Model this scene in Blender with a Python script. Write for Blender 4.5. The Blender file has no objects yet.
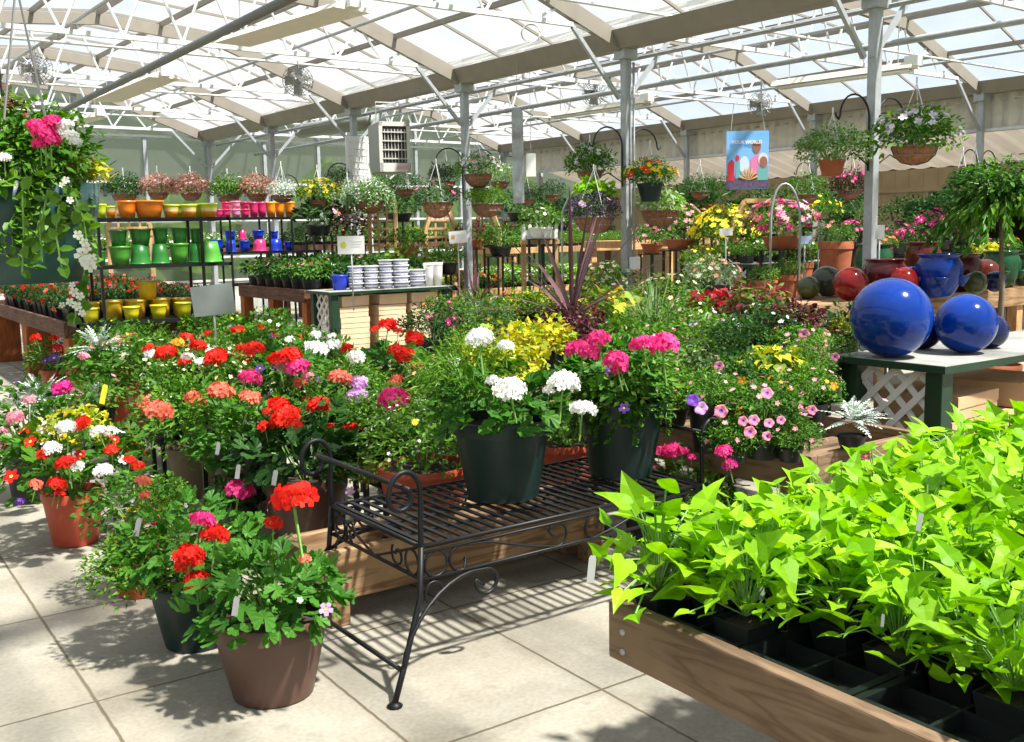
import bpy, math, random
from mathutils import Vector, Matrix, Euler
from mathutils import noise as mnoise
C = bpy.context.scene.collection
PI = math.pi
rnd = random.Random(7)

# ---------------------------------------------------------------- camera
H = 1.5; F = 1023.0
PIT = math.atan(139/1023.0); ROLL = math.radians(1.1); YAW = math.radians(34.7)
Rg = Vector((math.cos(YAW), -math.sin(YAW), 0)); Fg = Vector((math.sin(YAW), math.cos(YAW), 0))
fw = Fg*math.cos(PIT) + Vector((0, 0, -math.sin(PIT)))
U0 = Fg*math.sin(PIT) + Vector((0, 0, math.cos(PIT)))
rt = Rg*math.cos(ROLL) - U0*math.sin(ROLL)
up = Rg*math.sin(ROLL) + U0*math.cos(ROLL)
EYE = Vector((0, 0, H))
def ray(px, py): return fw + rt*((px-512)/F) + up*((371-py)/F)
def G(px, py, z=0.0):
    d = ray(px, py); return EYE + d*((z-H)/d.z)
def PY(px, py, Y):
    d = ray(px, py); return EYE + d*(Y/d.y)
def PXX(px, py, X):
    d = ray(px, py); return EYE + d*(X/d.x)
def PD(px, py, D): return EYE + ray(px, py)*D
def J(p):
    v = Vector(p)-EYE; D = v.dot(fw)
    return (512+F*v.dot(rt)/D, 371-F*v.dot(up)/D, D)
cam = bpy.data.cameras.new('camera'); co = bpy.data.objects.new('camera', cam); C.objects.link(co)
cam.sensor_width = 36; cam.lens = 36*F/1024; cam.clip_start = .05; cam.clip_end = 400
M = Matrix((rt, up, -fw)).transposed().to_4x4(); M.translation = EYE
co.matrix_world = M
bpy.context.scene.camera = co

# ---------------------------------------------------------------- materials
MATS = {}
def _new(name):
    m = bpy.data.materials.new(name); m.use_nodes = True
    nt = m.node_tree; nt.nodes.clear()
    return m, nt, nt.nodes, nt.links
def mat(name, col, rough=.6, metal=0, var=.0, vscale=6.0, bump=0, bscale=40, spec=.5, stretch=(1, 1, 1), coat=0, col2=None):
    if name in MATS: return MATS[name]
    m, nt, N, L = _new(name)
    out = N.new('ShaderNodeOutputMaterial'); p = N.new('ShaderNodeBsdfPrincipled'); L.new(p.outputs[0], out.inputs[0])
    p.inputs['Roughness'].default_value = rough; p.inputs['Metallic'].default_value = metal
    p.inputs['Specular IOR Level'].default_value = spec; p.inputs['Coat Weight'].default_value = coat
    p.inputs['Coat Roughness'].default_value = .05
    tc = N.new('ShaderNodeTexCoord'); mp = N.new('ShaderNodeMapping'); L.new(tc.outputs['Object'], mp.inputs[0])
    mp.inputs['Scale'].default_value = stretch
    nz = N.new('ShaderNodeTexNoise'); nz.inputs['Scale'].default_value = vscale; nz.inputs['Detail'].default_value = 5
    L.new(mp.outputs[0], nz.inputs['Vector'])
    r = N.new('ShaderNodeValToRGB'); L.new(nz.outputs[0], r.inputs[0])
    c2 = col2 or tuple(c*(1-var) for c in col)
    r.color_ramp.elements[0].color = (*c2, 1); r.color_ramp.elements[0].position = .3
    r.color_ramp.elements[1].color = (*(min(1, c*(1+var*.5)) for c in col), 1); r.color_ramp.elements[1].position = .7
    L.new(r.outputs[0], p.inputs['Base Color'])
    if bump:
        n2 = N.new('ShaderNodeTexNoise'); n2.inputs['Scale'].default_value = bscale; n2.inputs['Detail'].default_value = 4
        L.new(mp.outputs[0], n2.inputs['Vector'])
        b = N.new('ShaderNodeBump'); b.inputs['Strength'].default_value = bump; b.inputs['Distance'].default_value = .01
        L.new(n2.outputs[0], b.inputs['Height']); L.new(b.outputs[0], p.inputs['Normal'])
    MATS[name] = m; return m
def leafmat(name, cols, tr=.4, rough=.45):
    """leaf or petal: every leaf (mesh island) takes its own tone; light passes through it"""
    if name in MATS: return MATS[name]
    m, nt, N, L = _new(name)
    out = N.new('ShaderNodeOutputMaterial'); p = N.new('ShaderNodeBsdfPrincipled'); t = N.new('ShaderNodeBsdfTranslucent'); mx = N.new('ShaderNodeMixShader')
    g = N.new('ShaderNodeNewGeometry'); r = N.new('ShaderNodeValToRGB'); L.new(g.outputs['Random Per Island'], r.inputs[0])
    e = r.color_ramp.elements
    e[0].color = (*cols[0], 1); e[1].color = (*cols[-1], 1)
    for i, c in enumerate(cols[1:-1]): q = e.new((i+1)/(len(cols)-1)); q.color = (*c, 1)
    L.new(r.outputs[0], p.inputs['Base Color'])
    hs = N.new('ShaderNodeHueSaturation'); hs.inputs['Saturation'].default_value = 1.08; hs.inputs['Value'].default_value = .95
    L.new(r.outputs[0], hs.inputs['Color']); L.new(hs.outputs[0], t.inputs['Color'])
    p.inputs['Roughness'].default_value = rough; p.inputs['Specular IOR Level'].default_value = .22
    mx.inputs[0].default_value = tr
    L.new(p.outputs[0], mx.inputs[1]); L.new(t.outputs[0], mx.inputs[2]); L.new(mx.outputs[0], out.inputs[0])
    MATS[name] = m; return m
def woodmat(name, c1, c2, axis=0, scale=1.0, rough=.75):
    if name in MATS: return MATS[name]
    m, nt, N, L = _new(name)
    out = N.new('ShaderNodeOutputMaterial'); p = N.new('ShaderNodeBsdfPrincipled'); L.new(p.outputs[0], out.inputs[0])
    p.inputs['Roughness'].default_value = rough; p.inputs['Specular IOR Level'].default_value = .25
    tc = N.new('ShaderNodeTexCoord'); mp = N.new('ShaderNodeMapping'); L.new(tc.outputs['Object'], mp.inputs[0])
    s = [9*scale]*3; s[axis] = 1.1*scale; mp.inputs['Scale'].default_value = s
    nz = N.new('ShaderNodeTexNoise'); nz.inputs['Scale'].default_value = 1.6; nz.inputs['Detail'].default_value = 3; nz.inputs['Distortion'].default_value = .8
    L.new(mp.outputs[0], nz.inputs['Vector'])
    ml = N.new('ShaderNodeMath'); ml.operation = 'MULTIPLY'; ml.inputs[1].default_value = 9; L.new(nz.outputs[0], ml.inputs[0])
    fr = N.new('ShaderNodeMath'); fr.operation = 'PINGPONG'; fr.inputs[1].default_value = 1; L.new(ml.outputs[0], fr.inputs[0])
    r = N.new('ShaderNodeValToRGB'); r.color_ramp.elements[0].color = (*c2, 1); r.color_ramp.elements[1].color = (*c1, 1)
    r.color_ramp.elements[1].position = .6
    L.new(fr.outputs[0], r.inputs[0])
    st = N.new('ShaderNodeTexNoise'); st.inputs['Scale'].default_value = 3; st.inputs['Detail'].default_value = 5; L.new(tc.outputs['Object'], st.inputs['Vector'])
    mr = N.new('ShaderNodeMapRange'); mr.inputs[1].default_value = .35; mr.inputs[2].default_value = .75; mr.inputs[3].default_value = 1.0; mr.inputs[4].default_value = .55
    L.new(st.outputs[0], mr.inputs[0])
    mm = N.new('ShaderNodeMix'); mm.data_type = 'RGBA'; mm.blend_type = 'MULTIPLY'; mm.inputs[0].default_value = 1
    L.new(r.outputs[0], mm.inputs[6]); L.new(mr.outputs[0], mm.inputs[7]); L.new(mm.outputs[2], p.inputs['Base Color'])
    b = N.new('ShaderNodeBump'); b.inputs['Strength'].default_value = .25; b.inputs['Distance'].default_value = .004
    L.new(fr.outputs[0], b.inputs['Height']); L.new(b.outputs[0], p.inputs['Normal'])
    MATS[name] = m; return m

GREEN = leafmat('leaf_green', [(.025, .09, .008), (.055, .17, .012), (.1, .27, .02), (.035, .11, .012)])
DARKG = leafmat('leaf_dark_green', [(.015, .05, .012), (.03, .1, .018), (.06, .15, .03)])
GERL = leafmat('leaf_geranium', [(.03, .12, .012), (.055, .19, .02), (.09, .26, .03), (.045, .15, .015)])
MIDG = leafmat('leaf_mid_green', [(.05, .13, .012), (.1, .24, .02), (.17, .34, .03), (.04, .11, .012)])
LIME = leafmat('leaf_lime', [(.16, .4, .006), (.26, .56, .01), (.36, .64, .02), (.22, .48, .008)], tr=.42)
YELG = leafmat('leaf_yellow_green', [(.6, .6, .04), (.75, .62, .03), (.25, .42, .04), (.5, .3, .03)])
REDL = leafmat('leaf_burgundy', [(.07, .012, .02), (.14, .02, .04), (.05, .02, .02), (.2, .03, .05)])
COLE = leafmat('leaf_coleus', [(.16, .02, .04), (.3, .04, .06), (.25, .4, .08), (.08, .015, .02)])
CORD = leafmat('leaf_cordyline', [(.09, .04, .055), (.17, .09, .11), (.12, .055, .06), (.26, .18, .17)], tr=.25)
SILV = leafmat('leaf_silver', [(.42, .5, .45), (.55, .62, .55), (.62, .68, .62)], tr=.15)
VARI = leafmat('leaf_variegated', [(.12, .26, .06), (.5, .58, .36), (.2, .38, .1), (.1, .22, .05)])
PURL = leafmat('leaf_purple', [(.05, .03, .08), (.09, .05, .13)], tr=.2)
PINKL = leafmat('leaf_pink_bronze', [(.5, .2, .2), (.6, .32, .28), (.25, .25, .1), (.45, .15, .15)])
REDCAL = leafmat('leaf_red', [(.5, .02, .04), (.38, .02, .03), (.2, .05, .03)])
FC = {'red': [(.72, .012, .008), (.85, .03, .012), (.6, .005, .005)], 'salmon': [(.85, .16, .1), (.9, .25, .16), (.78, .1, .07)],
      'hotpink': [(.8, .03, .22), (.88, .08, .32), (.7, .015, .16)], 'pink': [(.86, .3, .42), (.9, .45, .52), (.8, .2, .34)],
      'white': [(.86, .86, .82), (.92, .92, .9), (.8, .8, .76)], 'lilac': [(.62, .3, .72), (.75, .5, .8), (.7, .35, .66)],
      'purple': [(.16, .05, .4), (.24, .1, .52), (.1, .03, .3)], 'yellow': [(.9, .72, .02), (.95, .82, .05)], 'orange': [(.9, .3, .02), (.9, .42, .04)],
      'cream': [(.85, .84, .5), (.92, .9, .66)], 'magenta': [(.55, .02, .2), (.7, .04, .28)], 'peach': [(.9, .45, .35), (.88, .3, .22)],
      'violetwhite': [(.72, .66, .85), (.8, .76, .88), (.35, .2, .55)]}
def fmat(c): return leafmat('petal_'+c, FC[c], tr=.3, rough=.6)
YCEN = mat('flower_centre', (.75, .6, .1), .7)
STEM = mat('stem_green', (.16, .32, .06), .6)
SOIL = mat('potting_soil', (.045, .03, .02), .95, var=.4, bump=.6, bscale=90)
BLK = mat('black_nursery_plastic', (.012, .016, .015), .42, var=.2)
DGRN = mat('dark_green_plastic', (.007, .024, .021), .42, var=.1)
BRN = mat('brown_plastic', (.1, .05, .036), .45, var=.08, vscale=3)
TERR = mat('terracotta', (.42, .12, .05), .75, var=.22, vscale=9, bump=.15)
TERRP = mat('terracotta_plastic', (.45, .07, .03), .45, var=.1)
COCO = mat('coco_fibre', (.42, .17, .08), .9, var=.4, vscale=30, bump=.6)
GALV = mat('galvanised_steel', (.4, .42, .44), .5, metal=.2, var=.14, vscale=14)
ALU = mat('painted_white_steel', (.68, .69, .69), .45, metal=.0, var=.08, vscale=10)
RAFT = mat('rafter_steel', (.27, .24, .2), .55, var=.1, vscale=5)
IRON = mat('black_wrought_iron', (.006, .006, .008), .48, metal=0, var=.1, spec=.35)
WHITEP = mat('white_plastic', (.82, .82, .8), .4)
WOODG = woodmat('weathered_board', (.25, .165, .1), (.16, .1, .06), axis=1)
WOODX = woodmat('cedar_board', (.42, .26, .14), (.22, .12, .055), axis=0)
WOODB = woodmat('brown_table_board', (.17, .085, .055), (.09, .04, .028), axis=1)
WOODO = woodmat('orange_stained_post', (.42, .13, .04), (.3, .08, .025), axis=2)
WOODP = woodmat('pine_furniture', (.72, .44, .22), (.55, .29, .12), axis=2)
GRNP = mat('dark_green_paint', (.006, .035, .016), .4, var=.2)
WTOP = mat('grey_table_top', (.3, .3, .27), .65, var=.25, vscale=8)
LATT = mat('white_lattice', (.74, .74, .74), .6, var=.08)
CARD = mat('cardboard', (.6, .38, .21), .8, var=.12, vscale=4)
CARDL = mat('pale_cardboard', (.74, .54, .34), .8, var=.1, vscale=4)

# ---------------------------------------------------------------- mesh builder
class MB:
    def __init__(s): s.v = []; s.f = []; s.m = []
    def add(s, vs, fs, mi=0):
        o = len(s.v); s.v.extend([tuple(v) for v in vs]); s.f.extend([tuple(i+o for i in f) for f in fs]); s.m.extend([mi]*len(fs)); return s
    def box(s, x0, x1, y0, y1, z0, z1, mi=0, mtx=None):
        vs = [Vector((x, y, z)) for z in (z0, z1) for y in (y0, y1) for x in (x0, x1)]
        if mtx is not None: vs = [mtx@v for v in vs]
        return s.add(vs, [(0, 2, 3, 1), (4, 5, 7, 6), (0, 1, 5, 4), (2, 6, 7, 3), (0, 4, 6, 2), (1, 3, 7, 5)], mi)
    def beam(s, a, b, w, h, mi=0, upv=(0, 0, 1)):
        a = Vector(a); b = Vector(b); d = (b-a).normalized(); u = Vector(upv)
        if abs(d.dot(u)) > .98: u = Vector((1, 0, 0))
        r = d.cross(u).normalized(); u = r.cross(d).normalized()
        vs = [p + r*sx*w/2 + u*sz*h/2 for p in (a, b) for sz in (-1, 1) for sx in (-1, 1)]
        return s.add(vs, [(0, 2, 3, 1), (4, 5, 7, 6), (0, 1, 5, 4), (2, 6, 7, 3), (0, 4, 6, 2), (1, 3, 7, 5)], mi)
    def tube(s, pts, r, n=6, mi=0, caps=True):
        pts = [Vector(p) for p in pts]; rs = r if isinstance(r, (list, tuple)) else [r]*len(pts)
        o = len(s.v); ref = None
        for i, p in enumerate(pts):
            d = (pts[min(i+1, len(pts)-1)] - pts[max(i-1, 0)])
            d = d.normalized() if d.length > 1e-9 else Vector((0, 0, 1))
            if ref is None: ref = Vector((0, 0, 1)) if abs(d.z) < .9 else Vector((1, 0, 0)); ref = (ref - d*ref.dot(d)).normalized()
            else:
                ref = ref - d*ref.dot(d); ref = ref.normalized() if ref.length > 1e-6 else d.orthogonal().normalized()
            b = d.cross(ref)
            for k in range(n): a = 2*PI*k/n; s.v.append(tuple(p + (ref*math.cos(a) + b*math.sin(a))*rs[i]))
        for i in range(len(pts)-1):
            for k in range(n):
                s.f.append((o+i*n+k, o+i*n+(k+1) % n, o+(i+1)*n+(k+1) % n, o+(i+1)*n+k)); s.m.append(mi)
        if caps:
            s.f.append(tuple(o+k for k in range(n))[::-1]); s.m.append(mi)
            e = o+(len(pts)-1)*n; s.f.append(tuple(e+k for k in range(n))); s.m.append(mi)
        return s
    def lathe(s, prof, n=24, mi=0, c=(0, 0, 0), sx=1, sy=1, mis=None):
        o = len(s.v)
        for r, z in prof:
            for k in range(n): a = 2*PI*k/n; s.v.append((c[0]+r*math.cos(a)*sx, c[1]+r*math.sin(a)*sy, c[2]+z))
        for i in range(len(prof)-1):
            for k in range(n):
                s.f.append((o+i*n+k, o+i*n+(k+1) % n, o+(i+1)*n+(k+1) % n, o+(i+1)*n+k)); s.m.append(mis[i] if mis else mi)
        for e, rev in ((0, True), (len(prof)-1, False)):
            if prof[e][0] > 1e-5:
                t = tuple(o+e*n+k for k in range(n)); s.f.append(t[::-1] if rev else t); s.m.append(mis[min(e, len(mis)-1)] if mis else mi)
        return s
    def mesh(s, name, mats, smooth=False):
        me = bpy.data.meshes.new(name); me.from_pydata(s.v, [], s.f)
        for m in (mats if isinstance(mats, (list, tuple)) else [mats]): me.materials.append(m)
        me.polygons.foreach_set('material_index', s.m)
        if smooth: me.polygons.foreach_set('use_smooth', [True]*len(s.f))
        me.validate(); me.update(); return me
    def build(s, name, mats, parent=None, smooth=False, loc=None):
        return put(name, s.mesh(name, mats, smooth), parent, loc)
def put(name, me, parent=None, loc=None, rot=None, scale=None):
    o = bpy.data.objects.new(name, me); C.objects.link(o)
    if parent is not None: o.parent = parent
    if loc is not None: o.location = loc
    if rot is not None: o.rotation_euler = rot
    if scale is not None: o.scale = scale if isinstance(scale, (tuple, list, Vector)) else (scale,)*3
    return o
def tag(o, label=None, cat=None, group=None, kind=None):
    if label: o['label'] = label
    if cat: o['category'] = cat
    if group: o['group'] = group
    if kind: o['kind'] = kind
    return o
def thing(name, label, cat, loc=(0, 0, 0), rz=0, group=None):
    o = bpy.data.objects.new(name, None); o.empty_display_size = .1; C.objects.link(o); o.location = loc; o.rotation_euler = (0, 0, rz)
    return tag(o, label, cat, group)
def struct(o): o['kind'] = 'structure'; return o
def bevel(o, w=.004, seg=2):
    b = o.modifiers.new('bevel', 'BEVEL'); b.width = w; b.segments = seg; b.limit_method = 'ANGLE'; return o

# ---------------------------------------------------------------- greenhouse frame: u across, v along, turned 2.46 degrees
GO = Vector((7.716, 5.68, 0)); GA = math.radians(2.46)
def gset(o): o.location = GO; o.rotation_euler = (0, 0, GA); return o
def GU(u, v, z=0): return GO + Vector((u*math.cos(GA)-v*math.sin(GA), u*math.sin(GA)+v*math.cos(GA), z))
BAY = 7.5; STEP = 3.04
V0 = -3*STEP; V1 = 5*STEP
# floor of jointed concrete slabs
def floor_mat():
    m, nt, N, L = _new('concrete_slabs')
    out = N.new('ShaderNodeOutputMaterial'); p = N.new('ShaderNodeBsdfPrincipled'); L.new(p.outputs[0], out.inputs[0])
    p.inputs['Roughness'].default_value = .8; p.inputs['Specular IOR Level'].default_value = .3
    tc = N.new('ShaderNodeTexCoord'); sp = N.new('ShaderNodeSeparateXYZ')
    wob = N.new('ShaderNodeTexNoise'); wob.inputs['Scale'].default_value = 14; L.new(tc.outputs['Object'], wob.inputs['Vector'])
    L.new(tc.outputs['Object'], sp.inputs[0])
    def joint(axis, off, step):
        a = N.new('ShaderNodeMath'); a.operation = 'SUBTRACT'; a.inputs[1].default_value = off; L.new(sp.outputs[axis], a.inputs[0])
        w = N.new('ShaderNodeMath'); w.operation = 'MULTIPLY_ADD'; w.inputs[1].default_value = .008; L.new(wob.outputs[0], w.inputs[0]); L.new(a.outputs[0], w.inputs[2])
        b = N.new('ShaderNodeMath'); b.operation = 'PINGPONG'; b.inputs[1].default_value = step/2; L.new(w.outputs[0], b.inputs[0])
        return b
    jx = joint(0, .678, .687); jy = joint(1, .617, .931)
    mn = N.new('ShaderNodeMath'); mn.operation = 'MINIMUM'; L.new(jx.outputs[0], mn.inputs[0]); L.new(jy.outputs[0], mn.inputs[1])
    jr = N.new('ShaderNodeMapRange'); jr.inputs[1].default_value = .003; jr.inputs[2].default_value = .007; L.new(mn.outputs[0], jr.inputs[0])
    n1 = N.new('ShaderNodeTexNoise'); n1.inputs['Scale'].default_value = 2.2; n1.inputs['Detail'].default_value = 8; n1.inputs['Roughness'].default_value = .65
    n2 = N.new('ShaderNodeTexNoise'); n2.inputs['Scale'].default_value = 60; n2.inputs['Detail'].default_value = 4
    for n in (n1, n2): L.new(tc.outputs['Object'], n.inputs['Vector'])
    r1 = N.new('ShaderNodeValToRGB'); L.new(n1.outputs[0], r1.inputs[0])
    r1.color_ramp.elements[0].position = .3; r1.color_ramp.elements[0].color = (.23, .205, .16, 1)
    r1.color_ramp.elements[1].position = .62; r1.color_ramp.elements[1].color = (.32, .295, .245, 1)
    r2 = N.new('ShaderNodeMapRange'); r2.inputs[1].default_value = .3; r2.inputs[2].default_value = .7; r2.inputs[3].default_value = .86; r2.inputs[4].default_value = 1.08; L.new(n2.outputs[0], r2.inputs[0])
    # damp blotches
    n3 = N.new('ShaderNodeTexNoise'); n3.inputs['Scale'].default_value = 5; n3.inputs['Detail'].default_value = 3; L.new(tc.outputs['Object'], n3.inputs['Vector'])
    r3 = N.new('ShaderNodeMapRange'); r3.inputs[1].default_value = .63; r3.inputs[2].default_value = .72; r3.inputs[3].default_value = 1; r3.inputs[4].default_value = .78; L.new(n3.outputs[0], r3.inputs[0])
    def mul(a, b):
        x = N.new('ShaderNodeMix'); x.data_type = 'RGBA'; x.blend_type = 'MULTIPLY'; x.inputs[0].default_value = 1; L.new(a, x.inputs[6]); L.new(b, x.inputs[7]); return x.outputs[2]
    c = mul(mul(r1.outputs[0], r2.outputs[0]), r3.outputs[0])
    x = N.new('ShaderNodeMix'); x.data_type = 'RGBA'; L.new(jr.outputs[0], x.inputs[0]); x.inputs[6].default_value = (.12, .095, .06, 1); L.new(c, x.inputs[7])
    L.new(x.outputs[2], p.inputs['Base Color'])
    b = N.new('ShaderNodeBump'); b.inputs['Strength'].default_value = .5; b.inputs['Distance'].default_value = .006
    ad = N.new('ShaderNodeMath'); ad.operation = 'MULTIPLY_ADD'; ad.inputs[1].default_value = .25; L.new(n2.outputs[0], ad.inputs[0]); L.new(jr.outputs[0], ad.inputs[2])
    L.new(ad.outputs[0], b.inputs['Height']); L.new(b.outputs[0], p.inputs['Normal'])
    return m
fl = MB(); fl.box(-9, 18.6, -5, 21.6, -.12, 0); struct(fl.build('floor', floor_mat()))
gm = mat('lawn', (.12, .22, .05), .95, var=.4, vscale=.8)
g = MB(); g.box(-90, 110, -60, 140, -.3, -.13); tag(g.build('lawn', gm), kind='structure')

# polycarbonate
def panelmat(name, clear, col, tint=(1, 1, 1)):
    m, nt, N, L = _new(name)
    out = N.new('ShaderNodeOutputMaterial'); tr = N.new('ShaderNodeBsdfTransparent'); tr.inputs[0].default_value = (*tint, 1)
    d = N.new('ShaderNodeBsdfDiffuse'); t = N.new('ShaderNodeBsdfTranslucent')
    nz = N.new('ShaderNodeTexNoise'); nz.inputs['Scale'].default_value = 1.6; nz.inputs['Detail'].default_value = 5
    tc = N.new('ShaderNodeTexCoord'); L.new(tc.outputs['Object'], nz.inputs['Vector'])
    r = N.new('ShaderNodeValToRGB'); L.new(nz.outputs[0], r.inputs[0])
    r.color_ramp.elements[0].position = .3; r.color_ramp.elements[0].color = (*(c*.75 for c in col), 1); r.color_ramp.elements[1].position = .7; r.color_ramp.elements[1].color = (*col, 1)
    L.new(r.outputs[0], d.inputs[0]); L.new(r.outputs[0], t.inputs[0])
    m1 = N.new('ShaderNodeMixShader'); m1.inputs[0].default_value = .75; L.new(d.outputs[0], m1.inputs[1]); L.new(t.outputs[0], m1.inputs[2])
    m2 = N.new('ShaderNodeMixShader'); m2.inputs[0].default_value = clear; L.new(m1.outputs[0], m2.inputs[1]); L.new(tr.outputs[0], m2.inputs[2])
    L.new(m2.outputs[0], out.inputs[0]); MATS[name] = m; return m
ROOFM = panelmat('roof_polycarbonate', .86, (.9, .93, .95), (.97, .99, 1))
WALLM = panelmat('wall_polycarbonate', .16, (.22, .24, .19), (.78, .84, .72))
def prof(b):      # roof profile of bay b (b=0 is left of row one): (u, z)
    u1 = b*BAY; u0 = u1-BAY
    return [(u0, 3.5), (u0+2.1, 4.28), ((u0+u1)/2, 4.42), (u1-2.1, 4.28), (u1, 3.5)]
for b in (-1, 0, 1):
    mb = MB(); P = prof(b); vs = [(u, v, z+.1) for v in (V0, V1) for u, z in P]; n = len(P)
    mb.add(vs, [(i, i+1, n+i+1, n+i) for i in range(n-1)])
    o = gset(mb.build('ceiling', ROOFM)); struct(o)
    gb_ = MB(); nb = int((V1-V0)/(STEP/3))
    for i in range(nb+1):
        v = V0+i*STEP/3
        for (ua, za), (ub, zb) in zip(P, P[1:]): gb_.beam((ua, v, za+.085), (ub, v, zb+.085), .022, .03)
    struct(gb_.build('glazing_bars', RAFT, o))
# gutters
for k, nm in enumerate(('behind the left bay', 'along the middle row of posts', 'along the far row of posts')):
    u = (k-1)*BAY
    mb = MB(); z = 3.5
    mb.add([(u+du, v, z+dz) for v in (V0, V1) for du, dz in ((-.2, .12), (-.09, -.06), (.09, -.06), (.2, .12), (.18, .12), (.08, -.04), (-.08, -.04), (-.18, .12))],
           [(i, (i+1) % 8, 8+(i+1) % 8, 8+i) for i in range(8)])
    o = thing('roof_gutter', 'long grey steel valley gutter running '+nm, 'gutter', GO, GA)
    mb.build('channel', RAFT, o)
    q = MB(); q.tube([(u+.18, V0, 3.36), (u+.18, V1, 3.36)], .022, 6); q.build('drain_pipe', GALV, o, True)
# purlins along v, one thing each
pn = 0
for b in (-1, 0, 1):
    P = prof(b)
    for (ua, za), (ub, zb), ts in ((P[0], P[1], (.5,)), (P[1], P[2], (0, .5)), (P[2], P[3], (0, .5)), (P[3], P[4], (0, .5))):
        for t in ts:
            u = ua+(ub-ua)*t; z = za+(zb-za)*t
            mb = MB(); mb.box(u-.022, u+.022, V0, V1, z+.03, z+.09)
            pn += 1
            o = gset(mb.build('roof_purlin', RAFT)); tag(o, 'long grey steel roof purlin under the translucent roof panels', 'purlin', 'roof purlins')
# trusses
WHERE = {-3: 'behind the viewer', -2: 'behind the viewer', -1: 'overhead at the near edge of the view', 0: 'above the nearest post', 1: 'above the second post', 2: 'above the third post', 3: 'above the fourth post', 4: 'above the fifth post', 5: 'against the far end wall'}
for k in range(-1, 6):
    v = k*STEP
    for b, side in ((0, 'left'), (1, 'right')):
        P = prof(b); root = thing('roof_truss', f'white steel roof truss of the {side} bay {WHERE[k]}', 'roof truss', GU(0, v), GA)
        for i in range(4):
            (ua, za), (ub, zb) = P[i], P[i+1]
            mb = MB(); mb.beam((ua, 0, za-.02), (ub, 0, zb-.02), .07, .15); mb.build('rafter', RAFT, root)
        ua, ub = P[0][0]+.72, P[4][0]-.72; zc = 3.63
        mb = MB(); mb.beam((ua, 0, zc), (ub, 0, zc), .045, .05); mb.beam((ua, 0, zc), (P[0][0]+.25, 0, 3.56), .03, .03); mb.beam((ub, 0, zc), (P[4][0]-.25, 0, 3.56), .03, .03)
        mb.build('bottom_chord', ALU, root)
        for u_ in [ua+.5+i*(ub-ua-1)/8 for i in range(9)]:
            def zr(u):
                for (a, za), (c, zb) in zip(P, P[1:]):
                    if a <= u <= c: return za+(zb-za)*(u-a)/(c-a)-.08
                return 3.5
            mb = MB(); mb.tube([(u_, 0, zc), (u_-.28, 0, zr(u_-.28))], .016, 5); mb.tube([(u_, 0, zc), (u_+.28, 0, zr(u_+.28))], .016, 5); mb.build('web', ALU, root)
        for us, s in ((P[0][0], 1), (P[4][0], -1)):
            mb = MB(); mb.beam((us+s*.06, 0, 2.92), (us+s*.72, 0, 3.61), .04, .04); mb.build('knee_brace', GALV, root)
# posts
def hook(root, s, z, reach=.42):
    mb = MB(); pts = [(s*.06, 0, z-.45)]
    for i in range(13):
        a = PI*(1-i/12); pts.append((s*(.06+reach/2+reach/2*math.cos(a)), 0, z+reach*.45*math.sin(a)))
    pts += [(s*(.06+reach+.02), 0, z-.03), (s*(.06+reach+.05), 0, z-.01), (s*(.06+reach+.06), 0, z+.02)]
    mb.tube(pts, .009, 6); mb.tube([(s*.06, 0, z-.4), (s*(.06+reach*.5), 0, z-.3), (s*(.06+reach*.7), 0, z-.33)], .007, 5)
    return mb.build('plant_hook', IRON, root, True)
PNAME = {0: ['nearest tall grey post, beside the hanging purple petunias', 'second tall grey post, with a white outlet box near its foot', 'third tall grey post, beside hanging coco baskets', 'fourth grey post, in front of the unit heater', 'fifth grey post, behind the yellow chrysanthemums', 'grey corner post against the far end wall'],
         1: ['far row post at the right edge of the view', 'far row post beside the green trailing basket', 'far row post to the left of the blue poster', 'far row post in the distance by the pleated curtain', 'far row post near the end wall', 'far row post at the end wall corner']}
for r in (0, 1):
    for k in range(6):
        root = thing('support_post', 'square '+PNAME[r][k], 'post', GU(r*BAY+(.1 if (r, k) == (0, 0) else .04 if (r, k) == (0, 1) else 0), k*STEP), GA)
        mb = MB(); w = .045; mb.box(-w, w, -w, w, 0, 3.46); bevel(mb.build('shaft', GALV, root), .008)
        mb = MB(); mb.box(-.13, .13, -.13, .13, 0, .012); mb.build('base_plate', GALV, root)
        mb = MB(); mb.box(-.1, .1, -.08, .08, 3.34, 3.46, 0); mb.build('bracket_plate', GALV, root)
        if r == 0 and k < 5 or r == 1 and k < 3:
            hook(root, 1, 2.42); hook(root, -1, 2.42)
        if r == 0 and k == 1:
            mb = MB(); mb.box(-.02, .09, -.13, -.06, 1.06, 1.2); bevel(mb.build('outlet_box', WHITEP, root), .008)
            mb = MB(); mb.tube([(.03, -.09, 1.2), (.03, -.09, 3.3)], .014, 6); mb.build('conduit', GALV, root, True)
# walls
root = thing('end_wall_frame', 'white steel frame of rails and mullions holding the far translucent wall', 'wall frame', GU(0, V1+.12), GA)
mb = MB()
ulist = [-7.5+1.25*i for i in range(15)]
for u in ulist: mb.box(u-.035, u+.035, -.05, .02, 0, 4.3 if -7.5 < u < 0 and u not in (-7.5, 0) and -5.6 < u < -1.8 or 1.8 < u < 5.7 else 3.5)
mb.build('mullion', GALV, root)
mb = MB()
for z in (.62, 1.1, 1.5, 1.85, 2.6, 3.5): mb.box(-7.5, 10.4, -.06, .0, z-.022, z+.022)
mb.build('rail', ALU, root)
mb = MB(); yv = V1+.16
out = [(-7.5, 3.5), (-5.4, 4.28), (-3.75, 4.42), (-2.1, 4.28), (0, 3.5), (2.1, 4.28), (3.75, 4.42), (5.4, 4.28), (7.5, 3.5), (10.4, 3.3)]
vs = [(u, yv, z) for u, z in out]+[(u, yv, 0) for u, z in out]; n = len(out)
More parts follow.
